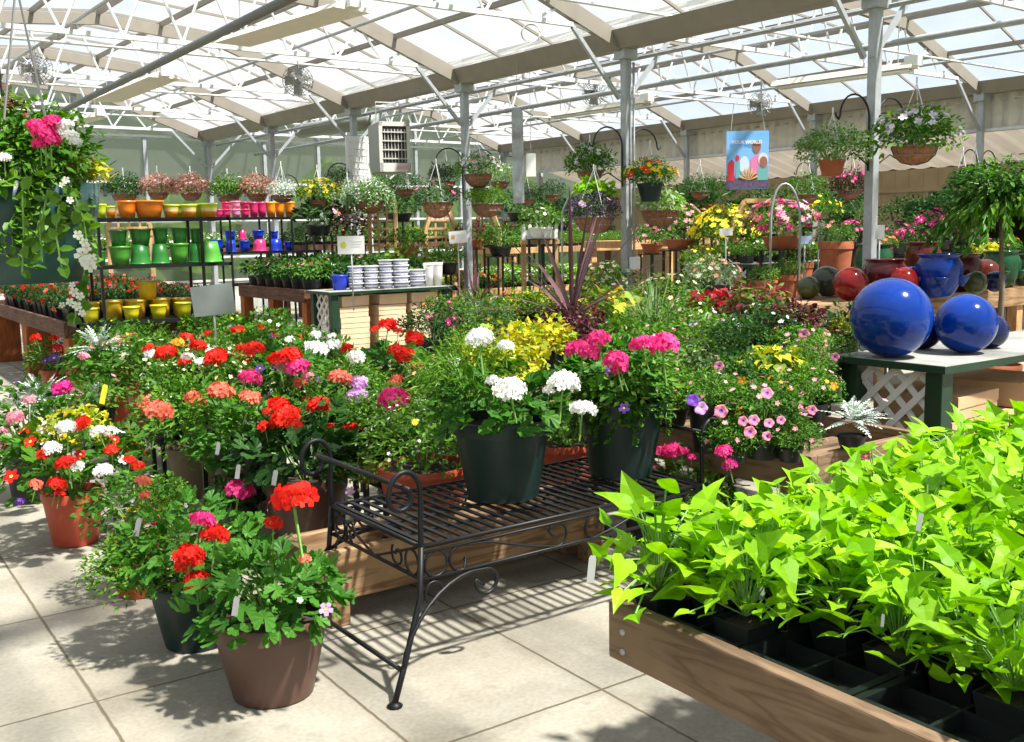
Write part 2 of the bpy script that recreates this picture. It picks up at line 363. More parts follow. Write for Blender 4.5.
mb.add(vs, [(i, i+1, n+i+1, n+i) for i in range(n-1)]); struct(gset(mb.build('wall_far', WALLM)))
mb = MB(); mb.box(-7.5, 10.4, V1+.08, V1+.15, 0, .6); struct(gset(mb.build('baseboard_far', mat('wall_base', (.5, .52, .48), .7, var=.2))))
mb = MB(); mb.add([(-15.2, V0, 0), (-15.2, V1, 0), (-15.2, V1, 3.5), (-15.2, V0, 3.5)], [(0, 1, 2, 3)]); struct(gset(mb.build('wall_left', WALLM)))
# right: beige sided building wall with lean-to roof
SIDE = mat('beige_siding', (.42, .34, .22), .75, var=.12, vscale=3)
mb = MB(); UW = 10.4
doors = [(-1.2, .1, 0, 2.05), (3.6, 5.6, 0, 2.1), (9.1, 10.6, 0, 2.2)]
v = V0
segs = []
edges = [V0]+[x for d in sorted(doors) for x in d[:2]]+[V1]
for i in range(0, len(edges), 2): mb.box(UW, UW+.15, edges[i], edges[i+1], 0, 2.55)
for d in doors: mb.box(UW, UW+.15, d[0], d[1], d[3], 2.55)
nn = int((V1-V0)/.3)
for i in range(nn):
    vv = V0+.15+i*.3
    if any(d[0]-.05 < vv < d[1]+.05 for d in doors): mb.box(UW-.012, UW, vv-.02, vv+.02, 2.12, 2.55)
    else: mb.box(UW-.012, UW, vv-.02, vv+.02, .0, 2.55)
mb.box(UW-.05, UW, V0, V1, 2.12, 2.2)
struct(gset(mb.build('wall_right', SIDE)))
mb = MB(); mb.box(UW+2.4, UW+2.5, V0, V1, 0, 3); mb.box(UW+.15, UW+2.4, V0, V1, 2.5, 2.56); struct(gset(mb.build('wall_inner', mat('dark_interior', (.06, .05, .045), .9, var=.3))))
mb = MB(); nr = 60
for i in range(nr):
    a = V0+(V1-V0)*i/nr; b2 = V0+(V1-V0)*(i+1)/nr; mid = (a+b2)/2
    mb.add([(UW+.2, a, 2.55), (UW+.2, mid, 2.59), (UW+.2, b2, 2.55), (BAY+.25, a, 3.3), (BAY+.25, mid, 3.34), (BAY+.25, b2, 3.3)], [(0, 1, 4, 3), (1, 2, 5, 4)])
struct(gset(mb.build('ceiling_lean_to', panelmat('lean_to_sheet', .02, (.2, .175, .14)))))
# pleated rolled curtain at the far gutter
cur = thing('side_curtain', 'pleated beige side curtain gathered below the far gutter', 'curtain', GU(BAY+.16, 0, 2.95), GA)
mb = MB(); nc = 420; vs = []
for i in range(nc+1):
    vv = -1.5+(V1-.3+1.5)*i/nc; du = .03*math.sin(i*1.1)+.015*math.sin(i*2.7)
    vs += [(du, vv, -.02), (du*.6, vv, .52)]
mb.add(vs, [(2*i, 2*i+2, 2*i+3, 2*i+1) for i in range(nc)])
mb.build('fabric', mat('curtain_fabric', (.62, .58, .5), .8, var=.15), cur, True)
mb = MB(); mb.tube([(-.03, -1.5, -.04), (-.03, V1-.3, -.04)], .03, 8); mb.build('roll_bar', ALU, cur, True)
# overhead long pipes / lamps
def longtube(name, label, cat, pts, r, m, group=None):
    mb = MB(); mb.tube(pts, r, 8); return tag(mb.build(name, m, None, True), label, cat, group)
a = G(52, 116, 3.5); b = G(256, 15, 3.5); d = (b-a).normalized()
longtube('shade_drive_pipe', 'dark grey drive pipe crossing the left bay overhead', 'pipe', [a-d*.2, a+d*16], .045, mat('dark_steel', (.16, .16, .16), .5, metal=.4))
for i, (u, z, r_, w) in enumerate(((-6.0, 4.1, .03, 'left slope'), (-4.9, 3.72, .018, 'centre of the left bay'), (-2.4, 3.7, .018, 'right half of the left bay'), (1.0, 3.2, .032, 'right of the middle posts, low down'), (.5, 3.45, .02, 'right of the middle posts, high up'), (2.2, 3.7, .02, 'left half of the right bay'), (5.6, 3.7, .02, 'right half of the right bay'))):
    longtube('overhead_pipe', 'grey steel pipe running lengthwise overhead, '+w, 'pipe', [GU(u, V0+2, z), GU(u, V1, z)], r_, GALV)
for i, (v, z, w) in enumerate(((2.3, 3.66, 'between the second and third trusses'), (6.9, 3.66, 'beyond the third truss'), (10.2, 3.66, 'near the fourth truss'), (13.4, 3.66, 'near the end wall'))):
    longtube('cross_pipe', 'thin white pipe crossing both bays '+w, 'pipe', [GU(-7.4, v, z), GU(7.4, v, z)], .016, ALU)
a = GU(-.6, 13.2, 2.95)
longtube('heater_flue', 'fat grey flue duct running back from the unit heater', 'duct', [PD(300, 131, 19), PD(372, 121, 16.5)], .13, mat('duct_grey', (.28, .3, .27), .5, metal=.2))
# fluorescent fixtures
def fixture(p0, p1, w, label, tubes):
    p0 = Vector(p0); p1 = Vector(p1); d = p1-p0; L_ = d.length
    o = thing('light_fixture', label, 'light fixture', p0, math.atan2(d.y, d.x))
    mb = MB(); mb.add([(x, y, z) for x in (0, L_) for y, z in ((-w/2, 0), (-w*.28, .07), (w*.28, .07), (w/2, 0))], [(0, 1, 5, 4), (1, 2, 6, 5), (2, 3, 7, 6), (0, 3, 2, 1), (4, 5, 6, 7), (0, 4, 7, 3)])
    mb.build('reflector', mat('cream_enamel', (.78, .72, .62), .4, var=.05), o)
    mb = MB(); mb.box(-.06, .1, -.06, .06, .02, .13); mb.build('ballast_box', WHITEP, o)
    mb = MB(); [mb.tube([(x, 0, .07), (x, 0, .5)], .006, 5) for x in (.2, L_-.2)]; mb.build('hanger', GALV, o)
    if tubes:
        for s in (-1, 1):
            mb = MB(); mb.tube([(.05, s*w*.25, -.02), (L_-.05, s*w*.25, -.02)], .019, 8); mb.build('lamp_tube', WHITEP, o, True)
def atz(px, py, z): return G(px, py, z)
fixture(atz(352, 10, 3.55), atz(232, 45, 3.55), .42, 'wide cream light fixture above the left bay, nearest one', False)
fixture(atz(165, 78, 3.55), atz(104, 102, 3.55), .42, 'wide cream light fixture above the left bay, second one', False)
fixture(atz(100, 103+14, 3.5), atz(68, 126, 3.5), .3, 'wide cream light fixture above the left bay, farthest one', False)
fixture(atz(915, 68, 3.2), atz(775, 87, 3.2), .2, 'twin tube light fixture behind the nearest post', True)
fixture(atz(648, 103, 3.3), atz(552, 117, 3.3), .2, 'twin tube light fixture behind the second post', True)
# circulation fans
def fan(px, py, D, rpx, label, yaw):
    p = PD(px, py, D); R = rpx*D/F
    o = thing('circulation_fan', label, 'fan', p, yaw)
    mb = MB()
    for i in range(5):
        r = R*(.3+.175*i); mb.tube([(r*math.cos(2*PI*k/24), -.06+.02*i*.5, r*math.sin(2*PI*k/24)) for k in range(25)], .004, 4, caps=False)
    for k in range(16):
        a = 2*PI*k/16; mb.tube([(R*.1*math.cos(a), -.07, R*.1*math.sin(a)), (R*math.cos(a), -.02, R*math.sin(a)), (R*math.cos(a), .09, R*math.sin(a)), (R*.1*math.cos(a), .12, R*.1*math.sin(a))], .004, 4)
    mb.build('cage', mat('grey_wire', (.3, .3, .3), .4, metal=.5), o)
    mb = MB(); mb.tube([(0, y, 0) for y in (-.05, .16)], R*.22, 12); mb.build('motor', mat('motor_grey', (.2, .2, .2), .5), o, True)
    for k in range(4):
        a = PI/2*k; ca, sa = math.cos(a), math.sin(a); mb = MB()
        q = [(R*.15, -.25*R, -.03), (R*.85, -.3*R, -.02), (R*.9, .25*R, .05), (R*.2, .15*R, .04)]
        vs = [(x*ca-y*sa, z, x*sa+y*ca) for x, y, z in q]+[(x*ca-y*sa, z+.006, x*sa+y*ca) for x, y, z in q]
        mb.add(vs, [(0, 1, 2, 3), (4, 7, 6, 5), (0, 4, 5, 1), (1, 5, 6, 2), (2, 6, 7, 3), (3, 7, 4, 0)]); mb.build('blade', mat('fan_blade', (.42, .42, .42), .4, metal=.4), o)
    mb = MB(); mb.tube([(0, .1, 0), (0, .1, R+.02)], .012, 6); mb.tube([(0, .1, R), (0, .1, max(R+.05, 3.63-p.z))], .012, 6); mb.build('mount', GALV, o)
fan(36, 69, 12, 16, 'round wire circulation fan hung in the upper left corner', -.3)
fan(298, 81, 12.5, 15, 'round wire circulation fan above the fourth post row', -.5)
fan(594, 93, 15, 13, 'wire circulation fan behind the second post', -1.2)
fan(760, 104, 15, 12, 'wire circulation fan above the blue poster', -1.0)
# unit heater
p = PXX(389, 150, 7.2); D = J(p)[2]
p = PD(394, 147, 14.2)
o = thing('unit_heater', 'grey box unit heater with a louvred front hung overhead', 'heater', p, math.radians(-14))
hw, hh = .22, .34
mb = MB(); mb.box(-hw, hw, -.02, .6, -hh, hh); bevel(mb.build('casing', mat('heater_grey', (.34, .35, .34), .5, metal=.2), o), .01)
mb = MB(); mb.box(-hw, hw, -.05, -.02, hh-.06, hh); mb.box(-hw, hw, -.05, -.02, -hh, -hh+.12); mb.box(-hw, -hw+.05, -.05, -.02, -hh, hh); mb.box(hw-.05, hw, -.05, -.02, -hh, hh); mb.build('front_frame', mat('heater_pale', (.62, .6, .56), .5), o)
mb = MB(); mb.box(-hw+.04, hw-.04, -.032, -.021, -hh+.1, hh-.05); mb.build('opening', mat('heater_dark', (.03, .025, .025), .7), o)
for i in range(4):
    mb = MB(); mb.box(-hw+.05, hw-.05, -.06, -.032, -hh+.17+i*.12, -hh+.185+i*.12); mb.build('louvre', mat('heater_pale', (0, 0, 0)), o)
for i in range(9):
    mb = MB(); mb.box(-hw+.08+i*.047, -hw+.087+i*.047, -.045, -.033, -hh+.13, hh-.1); mb.build('fin', mat('heater_pale', (0, 0, 0)), o)
mb = MB(); mb.box(.02, .2, -.052, -.05, -hh+.03, -hh+.08); mb.build('nameplate', mat('pink_plate', (.7, .35, .35), .5), o)
mb = MB(); mb.tube([(-.17, .3, hh), (-.17, .3, hh+.3), (.17, .3, hh+.3), (.17, .3, hh)], .008, 5); mb.build('hanger', GALV, o)
# white wire panel behind the heater
o = thing('wire_grid_panel', 'white wire grid panel standing left of the heater', 'wire panel', PD(361, 205, 16), 0)
mb = MB(); [mb.tube([(x*.07-.17, 0, 0), (x*.07-.17, 0, .8)], .006, 4) for x in range(6)]; [mb.tube([(-.17, 0, .02+z*.1), (.18, 0, .02+z*.1)], .006, 4) for z in range(8)]
mb.build('grid', ALU, o)
mb = MB(); mb.box(-.19, .2, .05, .08, -.02, .82); mb.build('backing', WHITEP, o)
mb = MB(); mb.box(-.19, -.15, .0, .04, -2.2, 0); mb.box(.15, .19, .0, .04, -2.2, 0); mb.build('leg', ALU, o)
o.location.z = 2.2

# outdoors: hedge and trees beyond the far wall
def blob(name, label, cat, loc, sc, m, seed, group):
    rr = random.Random(seed); mb = MB(); n1, n2 = 14, 24; vs = []
    for i in range(n1+1):
        th = PI*i/n1
        for j in range(n2):
            ph = 2*PI*j/n2; d = Vector((math.sin(th)*math.cos(ph), math.sin(th)*math.sin(ph), math.cos(th)))
            f = 1+.35*mnoise.noise(d*2.2+Vector((seed, 0, 0)))+.2*mnoise.noise(d*6+Vector((0, seed, 0)))
            vs.append((d.x*f*sc[0], d.y*f*sc[1], d.z*f*sc[2]+sc[2]*.8))
    mb.add(vs, [(i*n2+j, i*n2+(j+1) % n2, (i+1)*n2+(j+1) % n2, (i+1)*n2+j) for i in range(n1) for j in range(n2)])
    return tag(mb.build(name, m, None, False, loc), label, cat, group)
HED = mat('hedge_foliage', (.2, .36, .06), .9, var=.6, vscale=5, bump=1, bscale=14)
for i in range(6):
    q = GU(-6+i*3.5, V1+3+(i % 3)*.9); blob('outdoor_shrub', 'blurred green shrub outside behind the frosted end wall', 'shrub', (q.x, q.y, -.15), (1.5, 1.2, 1.5+.35*(i % 2)), HED, i+3, 'shrubs outside the end wall')

# ---------------------------------------------------------------- light
w = bpy.data.worlds.new('sky'); bpy.context.scene.world = w; w.use_nodes = True
N = w.node_tree.nodes; L = w.node_tree.links; N.clear()
wo = N.new('ShaderNodeOutputWorld'); bg = N.new('ShaderNodeBackground'); L.new(bg.outputs[0], wo.inputs[0])
tc = N.new('ShaderNodeTexCoord'); nz = N.new('ShaderNodeTexNoise'); nz.inputs['Scale'].default_value = 3.5; nz.inputs['Detail'].default_value = 6
L.new(tc.outputs['Generated'], nz.inputs['Vector'])
cr = N.new('ShaderNodeValToRGB'); L.new(nz.outputs[0], cr.inputs[0])
cr.color_ramp.elements[0].position = .42; cr.color_ramp.elements[0].color = (.68, .82, 1, 1)
cr.color_ramp.elements[1].position = .62; cr.color_ramp.elements[1].color = (1, 1, 1, 1)
L.new(cr.outputs[0], bg.inputs['Color']); bg.inputs['Strength'].default_value = .8
sun = bpy.data.lights.new('sun', 'SUN'); so = bpy.data.objects.new('sun', sun); C.objects.link(so)
sun.energy = 12.5; sun.angle = math.radians(2.6); sun.color = (1, .96, .88)
sd = -Rg*.48 + Fg*.26 + Vector((0, 0, -1))       # direction the light travels
so.rotation_euler = sd.to_track_quat('-Z', 'Y').to_euler()
sc = bpy.context.scene
sc.view_settings.view_transform = 'Standard'; sc.view_settings.look = 'None'; sc.view_settings.gamma = 1
sc.view_settings.use_curve_mapping = False; sc.view_settings.exposure = 0.06
sc.cycles.max_bounces = 8; sc.cycles.diffuse_bounces = 4; sc.cycles.transparent_max_bounces = 16; sc.cycles.transmission_bounces = 4
sc.cycles.caustics_reflective = False; sc.cycles.caustics_refractive = False; sc.cycles.sample_clamp_indirect = 6

# ---------------------------------------------------------------- pots
def pot_mesh(key, rt_, rb, h, m, rim=.18, n=28, lip=1.06, soil=True, ribs=0):
    k = ('pot', key, round(rt_, 3), round(rb, 3), round(h, 3))
    if k in MATS: return MATS[k]
    mb = MB(); t = max(.003, rt_*.035); rh = h*rim
    pr = [(rb*.86, 0), (rb, .004), (rb+(rt_-rb)*.5, h*.5), (rt_/lip, h-rh), (rt_, h-rh+.002), (rt_*1.01, h-.003), (rt_*1.0, h), (rt_-t*1.4, h), (rt_-t*2, h-rh), (rt_*.86, h*.9-.004), (0.0001, h*.9)]
    mis = [0]*8+[1]*2
    mb.lathe(pr, n, 0, mis=mis)
    me = mb.mesh(key, [m, SOIL if soil else m], True); 
    MATS[k] = me; return me
def shade_auto(o):
    e = o.modifiers.new('edge_split', 'EDGE_SPLIT'); e.split_angle = math.radians(40); return o

# ---------------------------------------------------------------- iron bench
BL = G(421, 547, .46); ang = math.radians(.8)
bench = thing('iron_bench', 'black wrought iron garden bench with scrolled arms and slatted seat', 'bench', (BL.x, BL.y, 0), ang)
LB, DB, SZ = 1.335, .68, .46
AZ = .345          # lower rail of the apron
def arc(c, r, a0, a1, n=14, plane='xz', r1=None):
    r1 = r if r1 is None else r1; o = []
    for i in range(n+1):
        t = i/n; a = math.radians(a0+(a1-a0)*t); rr = r+(r1-r)*t
        if plane == 'xz': o.append((c[0]+rr*math.cos(a), c[1], c[2]+rr*math.sin(a)))
        else: o.append((c[0], c[1]+rr*math.cos(a), c[2]+rr*math.sin(a)))
    return o
n_sl = 27
for i in range(n_sl):
    x = .03+i*(LB-.06)/(n_sl-1); mb = MB(); mb.box(x-.0085, x+.0085, .012, DB-.012, SZ-.004, SZ+.003)
    mb.build('seat_slat', IRON, bench)
mb = MB()
for y in (DB*.27, DB*.5, DB*.75): mb.box(.0, LB, y-.008, y+.008, SZ-.011, SZ-.004)
mb.build('seat_cross_bars', IRON, bench)
for y, nm in ((0, 'f'), (DB, 'b')):
    mb = MB(); mb.tube([(0, y, SZ), (LB, y, SZ)], .0085, 7); mb.tube([(0, y, SZ-.022), (LB, y, SZ-.022)], .006, 6); mb.tube([(0, y, AZ), (LB, y, AZ)], .007, 7); mb.build('seat_rail', IRON, bench, True)
for x in (0, LB):
    mb = MB(); mb.tube([(x, 0, SZ), (x, DB, SZ)], .0085, 7); mb.tube([(x, 0, AZ), (x, DB, AZ)], .007, 7); mb.tube([(x, .03, SZ-.01), (x, DB*.5, AZ), (x, DB-.03, SZ-.01)], .005, 6); mb.build('end_rail', IRON, bench, True)
def scroll_panel(y, x0, sgn):
    mb = MB(); zc = (SZ-.022+AZ)/2; r = (SZ-.022-AZ)/2-.002
    mb.tube(arc((x0+sgn*(r+.012), y, zc), r, 0, 360, 20), .0055, 6, caps=False)
    cx = x0+sgn*(3*r+.022)
    pts = arc((cx, y, zc), r*.25, 0 if sgn > 0 else 180, 360*1.0+90 if sgn > 0 else -180-90+0, 26, r1=r) if False else None
    # S curve: spiral in, long sweep, spiral out
    s1 = [(cx+sgn*(rr*math.cos(a)), y, zc+rr*math.sin(a)) for a, rr in [(math.radians(-20-(i*20)), r*(.25+.75*min(1, i/9))) for i in range(13)]]
    s1 = [(cx+sgn*r*.9*math.cos(math.radians(a))*k, y, zc+r*math.sin(math.radians(a))*k) for a, k in ((-40, .35), (0, .5), (50, .55), (-10, .6)) ][:2] + [(cx+sgn*r*math.cos(math.radians(a)), y, zc+r*math.sin(math.radians(a))) for a in range(-70, -291, -20)]
    ex = x0+sgn*(LB/2-.09)
    s2 = [(cx+sgn*.12, y, zc+r*.75), (cx+sgn*.22, y, zc+r*.1), (ex-sgn*.1, y, zc-r*.55), (ex, y, zc-r)]
    s3 = [(ex+sgn*r*math.sin(math.radians(a)), y, zc-r*math.cos(math.radians(a))) for a in range(20, 250, 20)]+[(ex-sgn*r*.45, y, zc-.0), (ex-sgn*.1*r, y, zc-.25*r)]
    mb.tube(s1+s2+s3, .0055, 6)
    return mb.build('apron_scroll', IRON, bench, True)
for y in (0, DB):
    scroll_panel(y, 0, 1); scroll_panel(y, LB, -1)
for x in (0, LB):
    for s, y0 in ((1, 0), (-1, DB)):
        mb = MB(); zc = (SZ-.022+AZ)/2; r = (SZ-.022-AZ)/2-.002
        mb.tube(arc((x, y0+s*(r+.02), zc), r, 0, 360, 18, 'yz'), .005, 6, caps=False)
        mb.tube(arc((x, y0+s*(3*r+.03), zc), r*.3, 0, 400 if s > 0 else -400, 22, 'yz', r1=r), .005, 6)
        mb.build('end_scroll', IRON, bench, True)
# legs: front and back splay, with a curved brace ending in scrolls
for x, sx in ((0, -1), (LB, 1)):
    for y, sy in ((0, -1), (DB, 1)):
        foot = Vector((x+sx*.19, y+sy*.13, .0))
        mb = MB(); top = Vector((x, y, SZ)); mid = Vector((x+sx*.015, y+sy*.01, .29))
        mb.tube([top, mid, foot+(mid-foot)*.35, foot+Vector((0, 0, .012))], .0105, 8)
        lg = mb.build('leg', IRON, bench, True)
        mb = MB(); mb.lathe([(.024, 0), (.026, .006), (.012, .016), (.0, .018)], 12, c=foot); mb.build('foot_pad', IRON, lg, True)
        # brace curving from low on the leg up to the apron and curling into a scroll
        a = foot+(mid-foot)*.30
        pts = []
        for i in range(9):
            t = i/8; px_ = a.x+(x-sx*.20-a.x)*(t**1.35); pts.append((px_, a.y+(y-a.y)*t, a.z+(AZ-.012-a.z)*math.sin(t*PI/2)**.9))
        mb = MB(); mb.tube(pts+[(x-sx*.26, y, AZ-.015)]+[(x-sx*(.26+.045*math.sin(math.radians(q))), y, AZ-.06+.045*math.cos(math.radians(q))) for q in range(20, 290, 22)]+[(x-sx*.25, y, AZ-.07)], .0075, 7)
        mb.tube([(x-sx*(.045-.035*math.cos(math.radians(q))), y, AZ-.055+.04*math.sin(math.radians(q))) for q in range(200, -100, -22)], .006, 6)
        mb.build('leg_brace', IRON, bench, True)
    mb = MB(); mb.tube([(x+sx*.133, -.09, .09), (x+sx*.133, DB+.09, .09)], .0085, 7); mb.build('stretcher', IRON, bench, True)
    # arm: posts that rise and curl outward, joined by a rail
    for y in (0, DB):
        pts = [(x, y, SZ-.1), (x, y, SZ+.06), (x-sx*.004, y, SZ+.16)]
        for q in range(0, 181, 15):
            a_ = math.radians(q); pts.append((x+sx*(.056-.06*math.cos(a_)), y, SZ+.185+.08*math.sin(a_)))
        for q in range(15, 250, 20):
            a_ = math.radians(q); r_ = .052-.0001*q; pts.append((x+sx*(.066+r_*math.cos(a_)), y, SZ+.18-r_*math.sin(a_)))
        mb = MB(); mb.tube(pts, .0095, 8); mb.build('arm_scroll', IRON, bench, True)
    mb = MB(); mb.tube([(x+sx*.045, -.012, SZ+.205), (x+sx*.045, DB+.012, SZ+.205)], .0095, 8); mb.build('arm_rail', IRON, bench, True)

# ---------------------------------------------------------------- tables
def board_table(name, label, x0, x1, y0, y1, z, bh, mleg, mboard_y, mboard_x, legs, top=True, lw=.1, parts=None, rz=0):
    o = thing(name, label, 'display table', (x0, y0, 0), rz)
    W, Dp = x1-x0, y1-y0
    for (a, b, c, d, m) in ((0, .04, 0, Dp, mboard_y), (W-.04, W, 0, Dp, mboard_y), (.04, W-.04, 0, .04, mboard_x), (.04, W-.04, Dp-.04, Dp, mboard_x)):
        mb = MB(); mb.box(a, b, c, d, z-bh, z); bevel(mb.build('side_board', m, o), .005)
    mb = MB()
    n = max(2, int(Dp/.16))
    for i in range(n):
        ya = .05+(Dp-.1)*i/n; mb.box(.04, W-.04, ya, ya+(Dp-.1)/n*.72, z-bh*.62, z-bh*.62+.02)
    mb.build('slatted_top', m if top is True else top, o)
    for (lx, ly) in legs:
        mb = MB(); mb.box(lx*W-lw/2, lx*W+lw/2, ly*Dp-lw/2, ly*Dp+lw/2, 0, z-bh*.62); bevel(mb.build('leg', mleg, o), .004)
    return o
ptc = G(608, 600, .6)
PX0, PY1 = ptc.x, ptc.y
lg4 = [(.3, .1), (.95, .1), (.3, .92), (.95, .92)]
pt = board_table('plant_table', 'low weathered wooden table edged with planks and filled with lime green vines', PX0, 4.2, -.9, PY1, .6, .145, WOODG, WOODG, WOODX, lg4)
for dz in (.045, .095):
    mb = MB(); mb.tube([(-.004, PY1+.9-.055, .6-dz-.02), (.01, PY1+.9-.055, .6-dz-.02)], .008, 10); mb.build('bolt_head', GALV, pt, True)
# black propagation trays on it
ZT = .6-.145*.62+.02
tray = MB(); tx, ty, th = .52, .27, .055
tray.box(0, tx, 0, ty, 0, .004)
for a, b, c, d in ((0, .006, 0, ty), (tx-.006, tx, 0, ty), (0, tx, 0, .006), (0, tx, ty-.006, ty)): tray.box(a, b, c, d, 0, th)
for i in range(1, 4): tray.box(tx*i/4-.004, tx*i/4+.004, 0, ty, 0, th*.8)
tray.box(0, tx, ty/2-.004, ty/2+.004, 0, th*.8)
tray.box(-.012, 0, -.012, ty+.012, th-.006, th); tray.box(tx, tx+.012, -.012, ty+.012, th-.006, th); tray.box(-.012, tx+.012, -.012, 0, th-.006, th); tray.box(-.012, tx+.012, ty, ty+.012, th-.006, th)
trm = tray.mesh('plant_tray', BLK)
ntr = 0
for i in range(4):
    for j in range(6):
        x = PX0+.07+i*.56; y = PY1-.07-.3*(j+1)+.02
        px, py, D = J((x+.26, y+.13, .6))
        if px > 1250 or py > 1100: continue
        ntr += 1
        o = put('plant_tray', trm, None, (x, y, ZT)); tag(o, 'black plastic cell tray under the lime green vines on the wooden table', 'tray', 'black trays on the vine table')

def lattice(mb, P0, ux, uz, W, Hh, n, t=.012, w=.022, mi=0):
    """diamond lattice in the plane P0 + ux*a + uz*b, clipped to W x Hh"""
    ux = Vector(ux); uz = Vector(uz); nrm = ux.cross(uz).normalized(); s = W/n
    for sg in (1, -1):
        k = -int(Hh/s)-2
        while k < n+int(Hh/s)+3:
            a0 = k*s; 
            # line a = a0 + sg*b
            bs = [0, Hh]
            lo, hi = 0, Hh
            if sg > 0: lo = max(lo, -a0); hi = min(hi, W-a0)
            else: lo = max(lo, a0-W); hi = min(hi, a0)
            if hi-lo > .01:
                A = P0+ux*(a0+sg*lo)+uz*lo; B = P0+ux*(a0+sg*hi)+uz*hi; off = nrm*(t/2*sg)
                mb.beam(A+off, B+off, w, t*.8, mi, nrm)
            k += 1
def green_table(label, c, W, Dp, z, lat=.52, rz=0, t=.03):
    """dark green painted table, lattice in its left end"""
    o = thing('green_table', label, 'display table', (c[0], c[1], 0), rz)
    mb = MB(); mb.box(-.03, W+.03, -.03, Dp+.03, z-t, z); bevel(mb.build('table_top', [WTOP], o), .003)
    mb = MB(); mb.box(-.034, W+.034, -.034, -.022, z-t-.008, z-.004); mb.box(-.034, -.022, -.022, Dp+.034, z-t-.008, z-.004)
    mb.build('edge_trim', GRNP, o)
    for x, y in ((0, 0), (W-.09, 0), (0, Dp-.09), (W-.09, Dp-.09)):
        mb = MB(); mb.box(x, x+.09, y, y+.09, 0, z-t); bevel(mb.build('leg', GRNP, o), .004)
    mb = MB(); hh = z-t-.1; lattice(mb, Vector((.045, .09, .1)), (0, 1, 0), (0, 0, 1), Dp-.18, hh, max(2, round((Dp-.18)/.15)), .01, .032); mb.build('lattice_panel', LATT, o)
    mb = MB(); mb.box(.09, W-.09, .05, Dp-.05, .13, .15); mb.box(.0, W, .03, .05, .09, .15); mb.build('lower_shelf', GRNP, o)
    return o
def carton(label, x, y, z, w, d, h, rz, m=CARD, group=None, nm='cardboard_box'):
    o = thing(nm, label, 'box', (x, y, z), rz, group)
    mb = MB(); t = .006
    mb.box(-w/2, w/2, -d/2, d/2, 0, t); 
    for a, b, c_, e in ((-w/2, -w/2+t, -d/2, d/2), (w/2-t, w/2, -d/2, d/2), (-w/2+t, w/2-t, -d/2, -d/2+t), (-w/2+t, w/2-t, d/2-t, d/2)): mb.box(a, b, c_, e, t, h)
    mb.build('carton_tray', m, o)
    mb = MB(); mb.box(-w/2-.003, w/2+.003, -d/2-.003, d/2+.003, h-.0, h+.006); mb.box(-w/2-.003, w/2+.003, -d/2-.004, -d/2-.001, h*.52, h+.003); mb.build('lid', m, o)
    return o
gtc = G(943, 365, .85)
green_table('dark green table with white lattice end holding the two big blue spheres', (gtc.x, gtc.y), 2.0, .56, .85)
def ball(px, py_b, rpx, z, m, label, group=None, D=None):
    """sphere resting on height z, seen at px with its lowest point at py_b"""
    base = G(px, py_b, z); D = J(base)[2]; r = rpx*D/F
    o = thing('gazing_ball', label, 'gazing ball', base, 0, group)
    mb = MB(); n = 40; mb.lathe([(r*math.sin(PI*i/n), r-r*math.cos(PI*i/n)) for i in range(n+1)], 48)
    mb.build('sphere', m, o, True)
    mb = MB(); mb.lathe([(r*.16, 0), (r*.17, .002), (r*.16, r*.035), (r*.12, r*.035)], 20); mb.build('neck', m, o, True)
    return o
def glaze(name, c, rough=.12, var=.35, vscale=3): return mat(name, c, rough, var=var, vscale=vscale, spec=.32, coat=.12)
GBLUE = glaze('glaze_cobalt', (.002, .035, .27)); GNAVY = glaze('glaze_navy', (.01, .015, .07)); GRED = glaze('glaze_oxblood', (.2, .008, .008)); GOLV = glaze('glaze_olive', (.06, .075, .025)); GGRN = glaze('glaze_green', (.015, .09, .035)); GMAR = glaze('glaze_maroon', (.09, .012, .015)); GGRY = glaze('glaze_greygreen', (.04, .048, .032))
GBR = glaze('glaze_brown_red', (.13, .025, .018))
ball(890, 357, 39.5, .85, GBLUE, 'largest cobalt blue glazed sphere at the left end of the green table')
ball(965, 353, 29.5, .85, GBLUE, 'smaller cobalt blue glazed sphere right of the largest one')
ball(922, 349, 19, .85, GNAVY, 'dark navy sphere half hidden between the two cobalt spheres')
ball(990, 348, 17, .85, GNAVY, 'dark navy sphere peeking out right of the smaller cobalt sphere')
for i, (px, py, w_, d_, h_, x_, z_, r_) in enumerate(((0, 0, .4, .5, .1, .36, .15, .02), (0, 0, .4, .5, .1, .37, .262, -.03), (0, 0, .42, .5, .1, .36, .374, .04), (0, 0, .42, .5, .11, .37, .486, .1),
        (0, 0, .42, .5, .1, .86, .15, 0), (0, 0, .42, .5, .1, .87, .262, .05), (0, 0, .42, .5, .1, .88, .374, -.02), (0, 0, .48, .54, .12, .95, .486, .22), (0, 0, .42, .5, .1, 1.45, .15, 0), (0, 0, .42, .5, .1, 1.45, .262, .03))):
    st = ['left', 'left', 'left', 'left', 'middle', 'middle', 'middle', 'middle', 'right', 'right'][i]; lv = ['bottom', 'second', 'third', 'topmost'][i % 4] if i < 8 else ['bottom', 'top'][i-8]
    carton(f'brown cardboard box, {lv} of the {st} stack under the green table', gtc.x+x_-.0, gtc.y+.27, z_+.07, w_, d_*.88, h_, r_, group='cardboard boxes under the sphere table')

# bench of glazed pots
gc = G(815, 305, .9)
gb = board_table('pot_display_bench', 'long pine bench with a reddish front plank carrying glazed pots', gc.x, gc.x+3.1, gc.y, gc.y+.62, .9, .17, WOODP, WOODX, WOODX, [(.04, .12), (.04, .88), (.5, .12), (.5, .88), (.96, .12), (.96, .88)])
ZG = .9-.17*.62+.02
